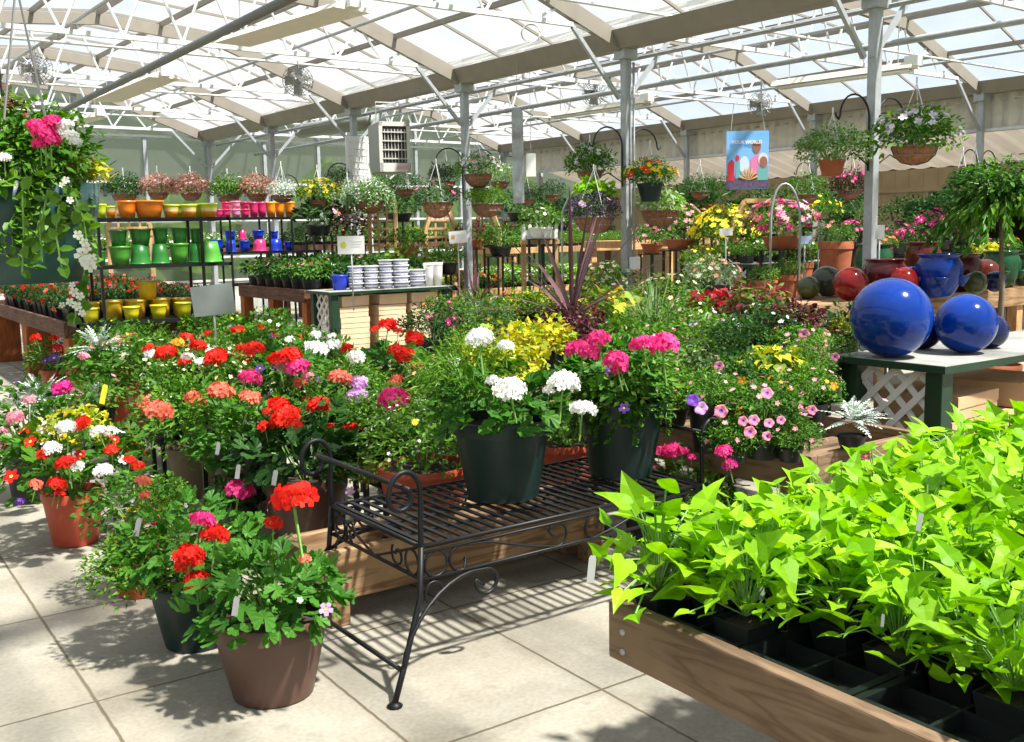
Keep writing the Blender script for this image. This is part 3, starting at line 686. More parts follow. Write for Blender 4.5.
# shelves of the bench sit high so pots rest on the slats; they are seen above the front plank
ball(808, 299, 11.5, ZG+.075, GOLV, 'small olive green glazed sphere at the left end of the pot bench')
ball(826, 297, 15.5, ZG+.075, GGRY, 'grey green glazed sphere behind the small olive one')
ball(850, 301, 17, ZG+.075, GRED, 'bright red glazed sphere on the pot bench')
ball(903, 297, 15, ZG+.075, GRED, 'red glazed sphere partly behind the largest cobalt sphere')
ball(975, 294, 11.5, ZG+.075, GOLV, 'olive green glazed sphere near the right end of the pot bench')
ball(995, 292, 10.5, ZG+.075, GNAVY, 'small navy glazed sphere near the right end of the pot bench')
ball(985, 289, 15, ZG+.075, GBR, 'brownish red glazed sphere behind the olive one on the right')
mb = MB(); mb.box(.045, 3.05, .045, .57, ZG, ZG+.07); o_ = mb.build('liner_board', WOODX, gb)
def glazed(px, py, wpx, hpx, z, m, label, cascade=False, D=None):
    base = G(px, py, z); D = J(base)[2]; r = wpx*D/F/2; h = hpx*D/F
    o = thing('glazed_pot', label, 'glazed pot', base)
    mb = MB(); mb.lathe([(r*.5, 0), (r*.62, h*.05), (r*.9, h*.35), (r, h*.6), (r*.95, h*.78), (r*.8, h*.9), (r*.78, h*.93), (r*.9, h*.97), (r*.9, h), (r*.76, h), (r*.74, h*.9), (r*.6, h*.6), (.0001, h*.55)], 36)
    b = mb.build('body', m, o, True)
    if cascade:
        for k in range(5):
            a = 2*PI*k/5-1.2; mb = MB(); cx, cy = r*.95*math.cos(a), r*.95*math.sin(a)
            mb.lathe([(r*.06, -h*.16), (r*.2, -h*.05), (r*.3, h*.04), (r*.3, h*.07), (r*.25, h*.06), (.0001, -h*.02)], 14, c=(cx, cy, h*.42)); mb.build('pocket', m, o, True)
    return o
Zp = ZG+.07
glazed(873, 289, 38, 45, Zp+.0, GGRN, 'dark green glazed jar in front of the nearest post')
glazed(884, 296, 44, 37, Zp, GMAR, 'maroon glazed jar between the red spheres')
glazed(922, 287, 36, 45, Zp, GBR, 'brownish red glazed jar at the back, tallest on the pot bench')
glazed(938, 297, 46, 43, Zp, GBLUE, 'cobalt blue glazed strawberry jar with side pockets', True)
glazed(905, 292, 26, 25, Zp, GBLUE, 'small cobalt blue glazed bowl behind the maroon jar')
glazed(963, 292, 34, 38, Zp, GMAR, 'deep maroon glazed jar right of the cobalt strawberry jar')
glazed(1000, 288, 38, 37, Zp, GGRN, 'green glazed strawberry jar near the right end of the bench', True)
glazed(1024, 287, 30, 33, Zp, GGRY, 'grey green glazed jar cut by the right edge of the view')

# raised bed 2 (right) and low platform (behind the bench)
b2 = G(664, 426, .55)
BX = 3.39
board_table('raised_bed', 'raised bed edged with weathered planks, full of pink petunias', BX, 4.2, 2.72, 6.6, .55, .17, WOODG, WOODG, woodmat('weathered_end_board', (.25, .165, .1), (.16, .1, .06), axis=0), [(.12, .04), (.12, .5), (.12, .95), (.9, .04), (.9, .5), (.9, .95)])
pf = G(319, 561, .3)
board_table('low_platform', 'low cedar plank platform standing just behind the iron bench', pf.x+.02, 2.95, pf.y+.09, pf.y+.42, .29, .2, WOODX, WOODG, WOODX, [(.06, .02), (.94, .02), (.06, .5), (.94, .5), (.06, .98), (.94, .98)], lw=.08)

# long left table on orange posts
tl = G(62, 322, .76)
board_table('plant_table', 'long brown table on orange posts, filled with red flowers at left', 1.95, 3.6, 10.0, 14.6, .76, .15, WOODO, WOODB, WOODB, [(.1, .03), (.9, .03), (.1, .93), (.9, .93), (.1, .5), (.9, .5)], lw=.26)
# centre table behind: hibiscus
bt = G(331, 292, .85); MX0, MY0 = bt.x-.04, bt.y+.68
board_table('plant_table', 'brown plank table carrying black pots of pink hibiscus', MX0, MX0+1.5, MY0, min(13.9, MY0+3.6), .85, .16, WOODO, WOODB, WOODB, [(.06, .03), (.94, .03), (.06, .5), (.94, .5), (.06, .97), (.94, .97)], lw=.14)
bt = G(331, 292, .85)
BTX, BTY = bt.x, bt.y
green_table('dark green table stacked with striped pots, pale cartons stored beneath', (BTX, BTY), 1.62, .6, .85)
for s, x_ in (('left', .33), ('middle', .83), ('right', 1.28)):
    nb = 5
    for k in range(nb):
        carton(f'pale carton, {["bottom","second","third","fourth","topmost"][k]} of the {s} stack under the striped pots', BTX+x_+rnd.uniform(-.015, .015), BTY+.28, .152+k*.128, (.37 if s != 'right' else .35), .44, .115, rnd.uniform(-.06, .06) if k < 4 else (-.0 if s != 'left' else .1), CARDL, 'pale cartons under the striped pots')
# striped pots
STR = None
def stripemat():
    m, nt, N, L = _new('blue_white_stripes'); out = N.new('ShaderNodeOutputMaterial'); p = N.new('ShaderNodeBsdfPrincipled'); L.new(p.outputs[0], out.inputs[0])
    tc = N.new('ShaderNodeTexCoord'); s = N.new('ShaderNodeSeparateXYZ'); L.new(tc.outputs['Object'], s.inputs[0])
    a = N.new('ShaderNodeMath'); a.operation = 'PINGPONG'; a.inputs[1].default_value = .019; L.new(s.outputs[2], a.inputs[0])
    r = N.new('ShaderNodeMapRange'); r.inputs[1].default_value = .009; r.inputs[2].default_value = .012; L.new(a.outputs[0], r.inputs[0])
    x = N.new('ShaderNodeMix'); x.data_type = 'RGBA'; x.inputs[6].default_value = (.82, .82, .84, 1); x.inputs[7].default_value = (.22, .24, .52, 1); L.new(r.outputs[0], x.inputs[0]); L.new(x.outputs[2], p.inputs['Base Color'])
    p.inputs['Roughness'].default_value = .25; return m
STRM = stripemat(); WCER = mat('white_ceramic', (.8, .8, .78), .25)
def cpot(label, px, py, wpx, hpx, z, m, cat='flower pot', group=None, Y=None, taper=.74, flip=False, name='flower_pot', n=24, lift=0.0):
    base = G(px, py, z) if Y is None else PY(px, py, Y); base.z = z+lift
    D = J(base)[2]; r = wpx*D/F/2; h = hpx*D/F
    o = thing(name, label, cat, base, 0, group)
    a = [(r*taper, 0), (r*(taper+(1-taper)*.5)*1.02, h*.5), (r*.97, h*.88), (r*.99, h*.9), (r, h), (r*.92, h), (r*.9, h*.8), (r*taper*.85, h*.12), (.0001, h*.1)]
    if flip: a = [(r_, h-z_) for r_, z_ in a][::-1]
    mb = MB(); mb.lathe(a, n); mb.build('pot_body', m, o, True)
    mb = MB()
    zz = h*.9 if not flip else h*.1
    mb.lathe([(r*1.0, zz-.004), (r*1.04, zz), (r*1.04, zz+(h*.1 if not flip else -h*.1)), (r*.96, zz+(h*.1 if not flip else -h*.1))], n); mb.build('rim', m, o, True)
    return o
bl = mat('blue_plastic', (.015, .05, .62), .3)
cpot('bright blue flower pot at the left end of the striped pot table', 340, 290, 17, 15, .85, bl)
spx = [(357, 289.5, 16), (372.5, 289, 16), (387, 288.5, 15), (402, 288, 17), (418, 286.5, 16)]
names = ['leftmost', 'second', 'third', 'fourth', 'rightmost']
for i, (px, py, wpx) in enumerate(spx):
    lv = 3 if i in (0, 1) else 4 if i in (2, 3) else 2
    for k in range(lv+1):
        base = G(px, py, .85); base.y += .02; D = J(base)[2]; r = wpx*D/F/2
        base.z = .85+k*.067
        o = thing('striped_pot', f'blue and white striped pot, {["bottom","second","third","fourth","fifth"][k]} in the {names[i]} stack', 'flower pot', base, 0, 'striped pots on the green table')
        mb = MB(); mb.lathe([(r*.8, 0), (r*.93, .064), (r, .066), (r, .078), (r*.9, .078), (r*.8, .008), (.0001, .006)], 22); mb.build('pot_body', STRM, o, True)
        mb = MB(); mb.lathe([(r*1.0, .068), (r*1.03, .07), (r*1.03, .08), (r*.93, .08)], 22); mb.build('rim', WCER, o, True)
for i, px in enumerate((429, 438)):
    cpot(f'tall white ceramic pot, {["left","right"][i]} one of two at the table end', px, 286-i*.5, 10.5, 23, .85, WCER)

# ---------------------------------------------------------------- pot racks
def rack(label, x0, y0, w_, d_, zs, posts, rz=0):
    o = thing('pot_rack', label, 'shelf rack', (x0, y0, 0), rz)
    for z in zs:
        s = MB(); s.box(0, w_, 0, .022, z-.03, z); s.box(0, w_, d_-.022, d_, z-.03, z); s.box(0, .022, 0, d_, z-.03, z); s.box(w_-.022, w_, 0, d_, z-.03, z)
        for i in range(1, 7): s.box(.02, w_-.02, d_*i/7-.012, d_*i/7+.012, z-.008, z-.001)
        s.build('shelf', IRON, o)
    for x in posts:
        for y in (.011, d_-.011):
            s = MB(); s.box(x-.012, x+.012, y-.012, y+.012, 0, max(zs)+.005); s.build('upright', IRON, o)
    return o
RY = 9.5
rack('black metal pot rack nearest the viewer, at left, with orange and green pots', 1.96, RY, 1.42, .42, (.77, 1.27, 1.69), (.24, 1.15))
p1 = PY(219, 213, 14.0); RX2 = p1.x
rack('second black pot rack behind, holding pink and blue pots', RX2+.1, 14.0, 1.36, .4, (.85, 1.295, 1.775), (.05, .62, .96))
ORG = mat('orange_glaze', (.75, .2, .01), .35, var=.1); YEL = mat('yellow_glaze', (.62, .55, .015), .3, var=.12); GREENP = mat('green_glaze', (.07, .3, .03), .35, var=.15); DKG = mat('deep_green_glaze', (.02, .16, .02), .35, var=.15)
AMB = mat('amber_glaze', (.55, .22, .01), .35, var=.3, vscale=9, col2=(.5, .4, .02)); LGR = mat('lime_glaze', (.5, .6, .03), .35, var=.1)
PNK = mat('pink_glaze', (.75, .04, .18), .3, var=.15); LPK = mat('light_pink_glaze', (.88, .3, .5), .3); MAG = mat('crimson_glaze', (.6, .02, .14), .3); BLU = mat('cobalt_plastic', (.012, .045, .55), .3); PCH = mat('orange_plastic', (.9, .3, .02), .35)
def bandmat():
    m, nt, N, L = _new('lime_orange_bands'); out = N.new('ShaderNodeOutputMaterial'); p = N.new('ShaderNodeBsdfPrincipled'); L.new(p.outputs[0], out.inputs[0])
    tc = N.new('ShaderNodeTexCoord'); s = N.new('ShaderNodeSeparateXYZ'); L.new(tc.outputs['Object'], s.inputs[0])
    r = N.new('ShaderNodeValToRGB'); r.color_ramp.interpolation = 'CONSTANT'; e = r.color_ramp.elements
    m2 = N.new('ShaderNodeMath'); m2.operation = 'MULTIPLY'; m2.inputs[1].default_value = 7.5; L.new(s.outputs[2], m2.inputs[0]); L.new(m2.outputs[0], r.inputs[0])
    e[0].color = (.8, .25, .02, 1); e[1].position = .42; e[1].color = (.75, .6, .25, 1); q = e.new(.66); q.color = (.5, .6, .03, 1)
    L.new(r.outputs[0], p.inputs['Base Color']); p.inputs['Roughness'].default_value = .35; return m
BND = bandmat()
def rackpot(px, w_, yt, yb, m, label, back=False, z=None, Y0=RY, flip=False, grp='pots on the front rack', lift=0.0, taper=.74):
    Yb = Y0+(.30 if back else .11)
    base = PY(px, yb, Yb); zz = z
    p = Vector((base.x, Yb, zz))
    D = J(p)[2]; r = w_*D/F/2; h = (yb-yt)*D/F
    return cpot(label, px, yb, w_, yb-yt, zz, m, group=grp, Y=Yb, flip=flip, lift=lift, taper=taper)
Z3, Z2, Z1 = 1.69, 1.27, .77
for a in ((127, 19, 200, 218, ORG, 'plain orange pot at the left of the top shelf', Z3, 0), (149, 29, 200, 218, ORG, 'widest plain orange pot on the top shelf', Z3, 0),
          (171, 16, 204, 218, BND, 'banded lime and orange pot beside the widest orange pot', Z3, 0), (189, 16, 204, 218, BND, 'banded lime and orange pot, middle one of three', Z3, 0), (209, 17, 203, 218, BND, 'banded lime and orange pot nearest the right post', Z3, 0),
          (178, 21, 200, 214, LGR, 'lime green pot behind the left banded pots', Z3, 1), (201, 21, 199, 214, LGR, 'lime green pot behind the right banded pots', Z3, 1), (101, 11, 203, 218, LGR, 'small lime pot at the far left of the top shelf', Z3, 0), (111, 10, 205, 218, BND, 'small banded pot at the left end of the top shelf', Z3, 0)):
    rackpot(a[0], a[1], a[2]-4, a[3]-5, a[4], a[5], bool(a[7]), a[6])
for px, w_, yt, yb, m, lab, fl_ in ((101, 11, 255, 270, GREENP, 'green pot at the far left of the middle shelf', 0), (121, 21, 251, 270, GREENP, 'light green pot, second from left on the middle shelf', 0), (141, 20, 250, 270, DKG, 'upturned green pot, third from left on the middle shelf', 1),
        (161, 18, 250, 270, DKG, 'upturned green pot at the centre of the middle shelf', 1), (180, 19, 250, 270, GREENP, 'light green pot right of centre on the middle shelf', 0), (197, 15, 250, 269, DKG, 'darker green pot behind the right end of the middle shelf', 1), (209, 26, 248, 269, GREENP, 'wide upturned light green pot at the right end of the middle shelf', 1)):
    rackpot(px, w_, yt-2, yb-2, m, lab, False, Z2, flip=bool(fl_))
    if px in (121, 141, 161, 180, 197):
        D = 9.0; o = rackpot(px-2 if px == 121 else px, w_*.82 if px != 141 else 21, yt-18, yt-2, DKG, 'darker '+lab.replace('upturned ', '').replace('darker ', '').replace('light ', '').replace('green pot', 'green pot stacked on the one')+'', False, Z2, lift=(yb-yt)*9.05/F+.002)
for px, w_, yt, yb, m, lab, bk in ((91, 18, 303, 322, AMB, 'amber pot at the far left of the bottom shelf', 1), (113, 22, 300, 320, AMB, 'amber pot behind, second from left on the bottom shelf', 1), (136, 22, 299, 318, AMB, 'amber pot under the lifted one on the bottom shelf', 1), (161, 20, 297, 316, AMB, 'amber pot, fourth from left on the bottom shelf', 1), (182, 19, 296, 314, AMB, 'amber pot at the right end of the bottom shelf', 1),
        (92, 16, 309, 324, YEL, 'small yellow pot at the far left of the bottom shelf', 0), (132, 16, 307, 321, YEL, 'small yellow pot, second from left on the bottom shelf', 0), (159, 16, 306, 320, YEL, 'small yellow pot, third from left on the bottom shelf', 0), (184, 16, 304, 319, YEL, 'small yellow pot at the right end of the bottom shelf', 0)):
    rackpot(px, w_, yt-2, yb-2, m, lab, bool(bk), Z1)
rackpot(148, 20, 279, 298, AMB, 'amber pot raised on top of the others on the bottom shelf', True, Z1, lift=.168)
# rack two
ZA, ZB = 1.775, 1.295
for i, (px, w_, hh_, m, lab, lf) in enumerate(((219, 8, 8, PNK, 'pink', 0), (226, 10, 8, PNK, 'pink', 0), (226, 9, 7, PNK, 'pink', 1), (236, 9, 8, LPK, 'pale pink', 0), (236, 10, 8, LPK, 'pale pink', 1), (245, 9, 8, PNK, 'pink', 0), (245, 9, 7, MAG, 'crimson', 1), (254, 9, 15, PNK, 'tall pink', 0), (262, 9, 15, PNK, 'tall pink', 0), (271, 10, 15, PCH, 'tall orange', 0), (280, 10, 15, PCH, 'tall orange', 0), (290, 10, 15, PCH, 'tall orange', 0))):
    w2 = ['at the left end', 'second along', 'stacked over the second', 'third along', 'stacked over the third', 'fourth along', 'stacked over the fourth', 'beside the stacked ones', 'left of the orange ones', 'leftmost of three', 'middle of three', 'rightmost of three'][i]
    rackpot(px, w_, 214-hh_, 214, m, f'{lab} pot {w2} on the second rack top', False, ZA, Y0=14.0, grp='pots on the rear rack', lift=.115*lf)
for i, (px, w_, hh_, m, lab, lf, fl_) in enumerate(((217, 13, 13, BLU, 'blue pot at the left end', 0, 0), (231, 11, 12, BLU, 'lower blue pot of the left stack', 0, 1), (231, 11, 9, BLU, 'upper blue pot of the left stack', 1, 0), (245, 11, 11, BLU, 'blue pot under the crimson one', 0, 0), (243, 8, 10, MAG, 'crimson pot stacked', 1, 1), (260, 14, 12, PNK, 'upturned pink pot', 0, 1), (259, 12, 9, BLU, 'blue pot over the pink one', 1, 0), (276, 13, 12, BLU, 'upturned blue pot', 0, 1), (275, 8, 8, BLU, 'small blue pot on the upturned blue one', 1, 0), (289, 9, 9, BLU, 'small blue pot at the right end', 0, 0))):
    rackpot(px, w_, 251-hh_, 251, m, f'{lab} on the middle shelf of the rear rack', False, ZB, Y0=14.0, flip=bool(fl_), grp='pots on the rear rack', lift=.17*lf)

# ---------------------------------------------------------------- far tables and furniture
def ftable(label, px, py, D, w_, d_, m=WOODP, rz=0, bh=.1):
    p = PD(px, py, D)
    return p, board_table('plant_table', label, p.x, p.x+w_, p.y, p.y+d_, p.z, bh, m, m, m, [(.05, .08), (.95, .08), (.05, .92), (.95, .92)], rz=rz)
FT = {}
FT['imp'] = ftable('wooden table of red and white impatiens left of the second post', 446, 291, 14.6, 2.8, 1.3)
FT['mid'] = ftable('pale wooden table of white flowers behind the lime basket', 505, 248, 17.0, 4.0, 1.0)
FT['daisy'] = ftable('pale wooden table right of the second post, under yellow daisies', 622, 241, 14.6, 2.6, .9)
gp = PD(752, 264, 11.8)
green_table('dark green table with lattice end among terracotta pots', (gp.x, gp.y), 1.5, .8, gp.z)
FT['far'] = ftable('long far table of dark foliage and magenta flowers before the beige wall', 862, 262, 13.0, 3.4, .9, WOODB)
FT['near'] = ftable('long pale table of white flowers seen through the front pot rack', 70, 252, 16.6, 3.9, .9, WOODB)
FT['farl'] = ftable('long far table of mixed plants below the end wall', 300, 245, 18.0, 7.5, 1.0, WOODB)
# trellis chairs / arbours of pine
def arbour(px, py, z, wpx, hpx, label, rz=0.0, top='angled'):
    p = PD(px, py, z); D = z; w_ = wpx*D/F; h = hpx*D/F
    o = thing('wooden_trellis', label, 'trellis', p, rz)
    mb = MB(); zt = h
    if top == 'angled':
        pts = [(-w_/2, 0, 0), (-w_/2, 0, zt*.45), (-w_*.28, 0, zt), (w_*.28, 0, zt), (w_/2, 0, zt*.45), (w_/2, 0, 0)]
    else: pts = [(-w_/2, 0, 0), (-w_/2, 0, zt), (w_/2, 0, zt), (w_/2, 0, 0)]
    for a, b in zip(pts, pts[1:]): mb.beam(a, b, .05, .07, 0, (0, 1, 0))
    mb.build('frame', WOODP, o)
    mb = MB(); nn = int(w_/.12)
    for i in range(1, nn):
        x = -w_/2+w_*i/nn; zt2 = zt if abs(x) < w_*.28 or top != 'angled' else zt*(.45+.55*(w_/2-abs(x))/(w_*.22)); mb.box(x-.015, x+.015, -.01, .01, 0, zt2)
    for i in range(1, int(h/.12)):
        z_ = i*.12; half = w_/2 if z_ < zt*.45 or top != 'angled' else w_*.28+w_*.22*(zt-z_)/(zt*.55); mb.box(-half, half, -.022, -.01, z_-.015, z_+.015)
    mb.build('slat_grid', WOODP, o)
    for x in (-w_/2, w_/2):
        mb = MB(); mb.box(x-.03, x+.03, -.025, .025, -p.z, .02); mb.build('leg', WOODP, o)
    return o
arbour(757, 235, 12.6, 46, 34, 'pine planter back with sloping shoulders under the blue poster', -.6)
arbour(384, 262, 15, 26, 60, 'dark pine lattice trellis right of the yellow chrysanthemums', -.6, 'square')
arbour(441, 245, 15.0, 32, 34, 'pine picket chair back left of the third post', -.2)
arbour(487, 243, 15.2, 26, 28, 'pine picket chair back right of the third post', -.8)
arbour(130, 236, 15, 40, 24, 'pine planter back seen between the shelves of the front rack', -.3)
# picket planter with white flowers
pk = PD(540, 240, 12.6)
o = thing('picket_planter', 'small white picket fence planter box beside the purple spike plant', 'planter', pk, -.55)
mb = MB(); mb.box(-.22, .22, .0, .2, 0, .12); mb.build('box', WHITEP, o)
for i in range(6):
    mb = MB(); x = -.2+i*.08; mb.add([(x-.022, -.02, 0), (x+.022, -.02, 0), (x+.022, -.02, .17), (x, -.02, .21), (x-.022, -.02, .17), (x-.022, -.005, 0), (x+.022, -.005, 0), (x+.022, -.005, .17), (x, -.005, .21), (x-.022, -.005, .17)], [(0, 1, 2, 3, 4), (9, 8, 7, 6, 5), (0, 5, 6, 1), (1, 6, 7, 2), (2, 7, 8, 3), (3, 8, 9, 4), (4, 9, 5, 0)]); mb.build('picket', WHITEP, o)
stand = MB(); stand.box(-.24, .24, -.02, .22, -.05, 0); [stand.box(a-.03, a+.03, .05, .11, -pk.z, -.05) for a in (-.2, .2)]; tag(stand.build('plant_stand', WOODP, None, loc=pk), 'small wooden stand under the white picket planter', 'stand')
bpy.data.objects['plant_stand'].rotation_euler = (0, 0, -.55)
# small window in the beige wall, dark items
wp = PXX(745, 190, 15.6)
o = thing('window_1', 'white framed window with dark panes below the poster', 'window', GU(UW-.03, 9.6, 1.35), GA); o['kind'] = 'structure'
mb = MB()
for y in (-.5, 0, .5): mb.box(-.03, .01, y-.03, y+.03, 0, .7)
for z in (0, .35, .67): mb.box(-.03, .01, -.53, .53, z, z+.05)
mb.build('window_frame', WHITEP, o)
mb = MB(); mb.box(-.005, .005, -.5, .5, 0, .7); mb.build('pane', mat('dark_glass', (.03, .04, .05), .1), o)

# ---------------------------------------------------------------- poster, signs
def flat(mb, pts, y, mi=0):
    o = len(mb.v); mb.v += [(x, y, z) for x, z in pts]; mb.f.append(tuple(range(o, o+len(pts)))); mb.m.append(mi)
def disc(mb, x, z, rx, rz_, y, mi, n=16): flat(mb, [(x+rx*math.cos(2*PI*i/n), z+rz_*math.sin(2*PI*i/n)) for i in range(n)], y, mi)
p0 = PD(747.5, 160, 13.2); sc_ = 13.2/F
o = thing('poster', 'blue advertising poster with people and flowers hung by the far row', 'poster', p0, -YAW-.02)
hw, hh = 21*sc_, 28.5*sc_
mb = MB(); mb.box(-hw, hw, 0, .012, -hh, hh); mb.build('poster_sheet', mat('poster_blue', (.1, .35, .8), .5, var=.35, vscale=2, col2=(.25, .5, .85)), o)
pm = [mat('poster_brown', (.3, .12, .08), .6), mat('poster_pink', (.75, .2, .45), .6), mat('poster_red', (.6, .03, .05), .6), mat('poster_pale', (.6, .7, .85), .6), mat('poster_orange', (.75, .42, .12), .6), mat('poster_teal', (.15, .4, .42), .6), mat('poster_dark', (.12, .08, .16), .6, var=.5, vscale=30), mat('poster_grey', (.7, .68, .68), .6)]
mb = MB(); S = sc_
flat(mb, [(-21*S, -28*S), (21*S, -28*S), (21*S, -17*S), (8*S, -14*S), (-6*S, -16*S), (-21*S, -15*S)], -.002, 6)
flat(mb, [(3*S, -14*S), (14*S, -14*S), (13*S, 3*S), (8*S, 6*S), (3*S, 0)], -.003, 1)
flat(mb, [(10*S, -20*S), (20.5*S, -20*S), (20.5*S, -6*S), (15*S, -3*S), (10*S, -8*S)], -.004, 5)
disc(mb, 9*S, 13*S, 4.2*S, 6.5*S, -.005, 0); disc(mb, 15.5*S, 0*S, 5*S, 7*S, -.006, 7); disc(mb, 15.8*S, -2.2*S, 4*S, 5.6*S, -.007, 0)
flat(mb, [(-20*S, -20*S), (-13*S, -20*S), (-13*S, -2*S), (-16*S, 1*S), (-20*S, -4*S)], -.003, 2); disc(mb, -10*S, 2*S, 2*S, 3*S, -.004, 2)
flat(mb, [(-12*S, -18*S), (-7*S, -18*S), (-7.5*S, -2*S), (-11*S, -1*S)], -.0035, 5)
disc(mb, -3*S, -5*S, 5*S, 9*S, -.0033, 3); 
for i in range(7):
    a = math.radians(20+i*23); flat(mb, [(1*S, -20*S), (1*S+9*S*math.cos(a+.1), -20*S+11*S*math.sin(a+.1)), (1*S+10.5*S*math.cos(a), -20*S+13*S*math.sin(a)), (1*S+9*S*math.cos(a-.1), -20*S+11*S*math.sin(a-.1))], -.008-.0003*i, 4)
mb.build('printed_picture', pm, o)
def textmesh(s, size, parent, loc, m, rot=(PI/2, 0, 0), name='lettering', bold=.0):
    cu = bpy.data.curves.new('txt', 'FONT'); cu.body = s; cu.size = size; cu.align_x = 'CENTER'; cu.offset = bold; cu.extrude = .0008
    t = bpy.data.objects.new('txt', cu); C.objects.link(t); bpy.context.view_layer.update()
    me = bpy.data.meshes.new_from_object(t.evaluated_get(bpy.context.evaluated_depsgraph_get())); bpy.data.objects.remove(t)
    me.materials.clear(); me.materials.append(m); return put(name, me, parent, loc, rot)
textmesh('YOUR WORLD', .058, o, (-1*S, -.012, 16*S), WHITEP, bold=.002)
mb = MB(); [mb.tube([(x, 0, hh), (x*.8, .05, hh+.35)], .004, 5) for x in (-hw*.8, hw*.8)]; mb.build('hanging_cord', GALV, o)
def sign(px, py, wpx, hpx, D, label, m=WHITEP, logo=None, stake=.6, rz=None, tilt=0, marks=None):
    p = PD(px, py, D); w_ = wpx*D/F; h = hpx*D/F
    o = thing('sign_card', label, 'sign', p, -YAW if rz is None else rz)
    mb = MB(); mt = Matrix.Rotation(tilt, 4, 'Y'); mb.box(-w_/2, w_/2, -.003, .003, -h/2, h/2, 0, mt); mb.build('card', m, o)
    if logo:
        mb = MB(); disc(mb, -w_*.28, 0, h*.17, h*.19, -.005, 0, 14); mb.build('emblem', logo, o)
        mb = MB(); [mb.box(-w_*.02, w_*.4-k*.02*w_, -.005, -.0035, h*(.18-k*.14), h*(.2-k*.14)) for k in range(3)]; mb.build('fine_print', mat('sign_grey', (.6, .6, .6), .6), o)
    mb = MB(); mb.tube([(0, .008, -h/2+.01 if stake < 0 else h*.2), (0, .008, -h/2-abs(stake))], .008, 6); mb.build('stake', GALV, o, True)
    return o
YM = mat('sign_flower_yellow', (.6, .62, .05), .6); OM = mat('sign_orange', (.75, .35, .12), .6)
sign(351, 245, 27, 18, 10.8, 'white sign card with a small yellow flower among pink hibiscus', logo=YM)
sign(458, 237, 18, 12, 11.5, 'white sign card with a small orange mark near the third post', logo=OM, tilt=-.08)
sign(726, 232, 13, 7, 11.0, 'small white sign card in front of the pine planter back')
sign(805, 240, 13, 8, 10.5, 'pale blue and white sign card under the pink begonias', mat('pale_blue_card', (.5, .68, .85), .5))
sign(819, 229, 13, 15, 10.9, 'grey sign back left of the nearest post', mat('card_grey', (.5, .5, .48), .5))
sign(880, 232, 9, 14, 8.9, 'grey card behind the nearest post, above the green jar', mat('card_grey', (0, 0, 0)))
sign(213, 300, 42, 30, 7.3, 'blank dull grey metal sign on a stake before the front rack', mat('zinc_sign', (.3, .33, .32), .5, metal=.2, var=.15), stake=.42, tilt=-.1)

# ---------------------------------------------------------------- leaves
def frame_of(d, n):
    d = Vector(d).normalized(); n = Vector(n); n = n-d*n.dot(d)
    if n.length < 1e-4: n = d.orthogonal()
    n.normalize(); return d, n, d.cross(n)
SHAPES = {
 'oval': ([(0, 0, 0), (-.26, .3, .05), (-.2, .72, .0), (0, 1, -.1), (.2, .72, .0), (.26, .3, .05), (0, .45, -.03)], [(0, 6, 1), (1, 6, 2), (2, 6, 3), (3, 6, 4), (4, 6, 5), (5, 6, 0)]),
 'dia': ([(0, 0, 0), (-.24, .45, .05), (0, 1, -.06), (.24, .45, .05)], [(0, 2, 1), (0, 3, 2)]),
 'nar': ([(0, 0, 0), (-.09, .5, .03), (0, 1, -.08), (.09, .5, .03)], [(0, 2, 1), (0, 3, 2)]),
}
# heart shaped leaf with pointed lobes
SHAPES['heart'] = ([(0, 0, 0), (-.2, -.1, .05), (-.45, .04, .05), (-.5, .2, .03), (-.33, .45, .02), (-.16, .75, -.05), (0, 1.05, -.2), (.16, .75, -.05), (.33, .45, .02), (.5, .2, .03), (.45, .04, .05), (.2, -.1, .05), (0, .28, -.05), (0, .62, -.08)],
 [(0, 12, 1), (1, 12, 2), (2, 12, 3), (3, 12, 4), (4, 12, 13), (4, 13, 5), (5, 13, 6), (6, 13, 7), (7, 13, 8), (8, 13, 12), (8, 12, 9), (9, 12, 10), (10, 12, 11), (11, 12, 0)])
def _ger():
    vs = [(0, .1, -.04)]; n = 18
    for i in range(n+1):
        a = math.radians(-235+290*i/n); r = .55*(1.0 if i % 2 else .84); vs.append((r*math.cos(a), .45-.0+r*math.sin(a)*1.0+.0, .05+.07*math.sin(i*1.9)))
    n = 24; vs = [(0, .2, -.08)]
    for i in range(n+1):
        a = math.radians(-250+320*i/n); r = .52*(.87 if i % 3 == 0 else 1.0); vs.append((r*math.cos(a), .45+r*math.sin(a), .05+.025*math.sin(i*2.1)))
    return vs, [(0, i+1, i) for i in range(1, n+1)]
SHAPES['ger'] = _ger()
def _trip():   # three lobed / jagged leaf
    return ([(0, 0, 0), (-.15, .2, .02), (-.45, .3, .03), (-.2, .5, 0), (-.25, .75, .02), (0, 1, -.08), (.25, .75, .02), (.2, .5, 0), (.45, .3, .03), (.15, .2, .02), (0, .45, -.03)], [(i, 10, i+1) for i in range(9)]+[(9, 10, 0)])
SHAPES['jag'] = _trip()
def leaf(mb, p, d, n, size, shape, wf=1.0, mi=0):
    d, n, s = frame_of(d, n); V_, F_ = SHAPES[shape]; p = Vector(p)
    mb.add([p+s*(x*size*wf)+d*(y*size)+n*(z*size) for x, y, z in V_], F_, mi)
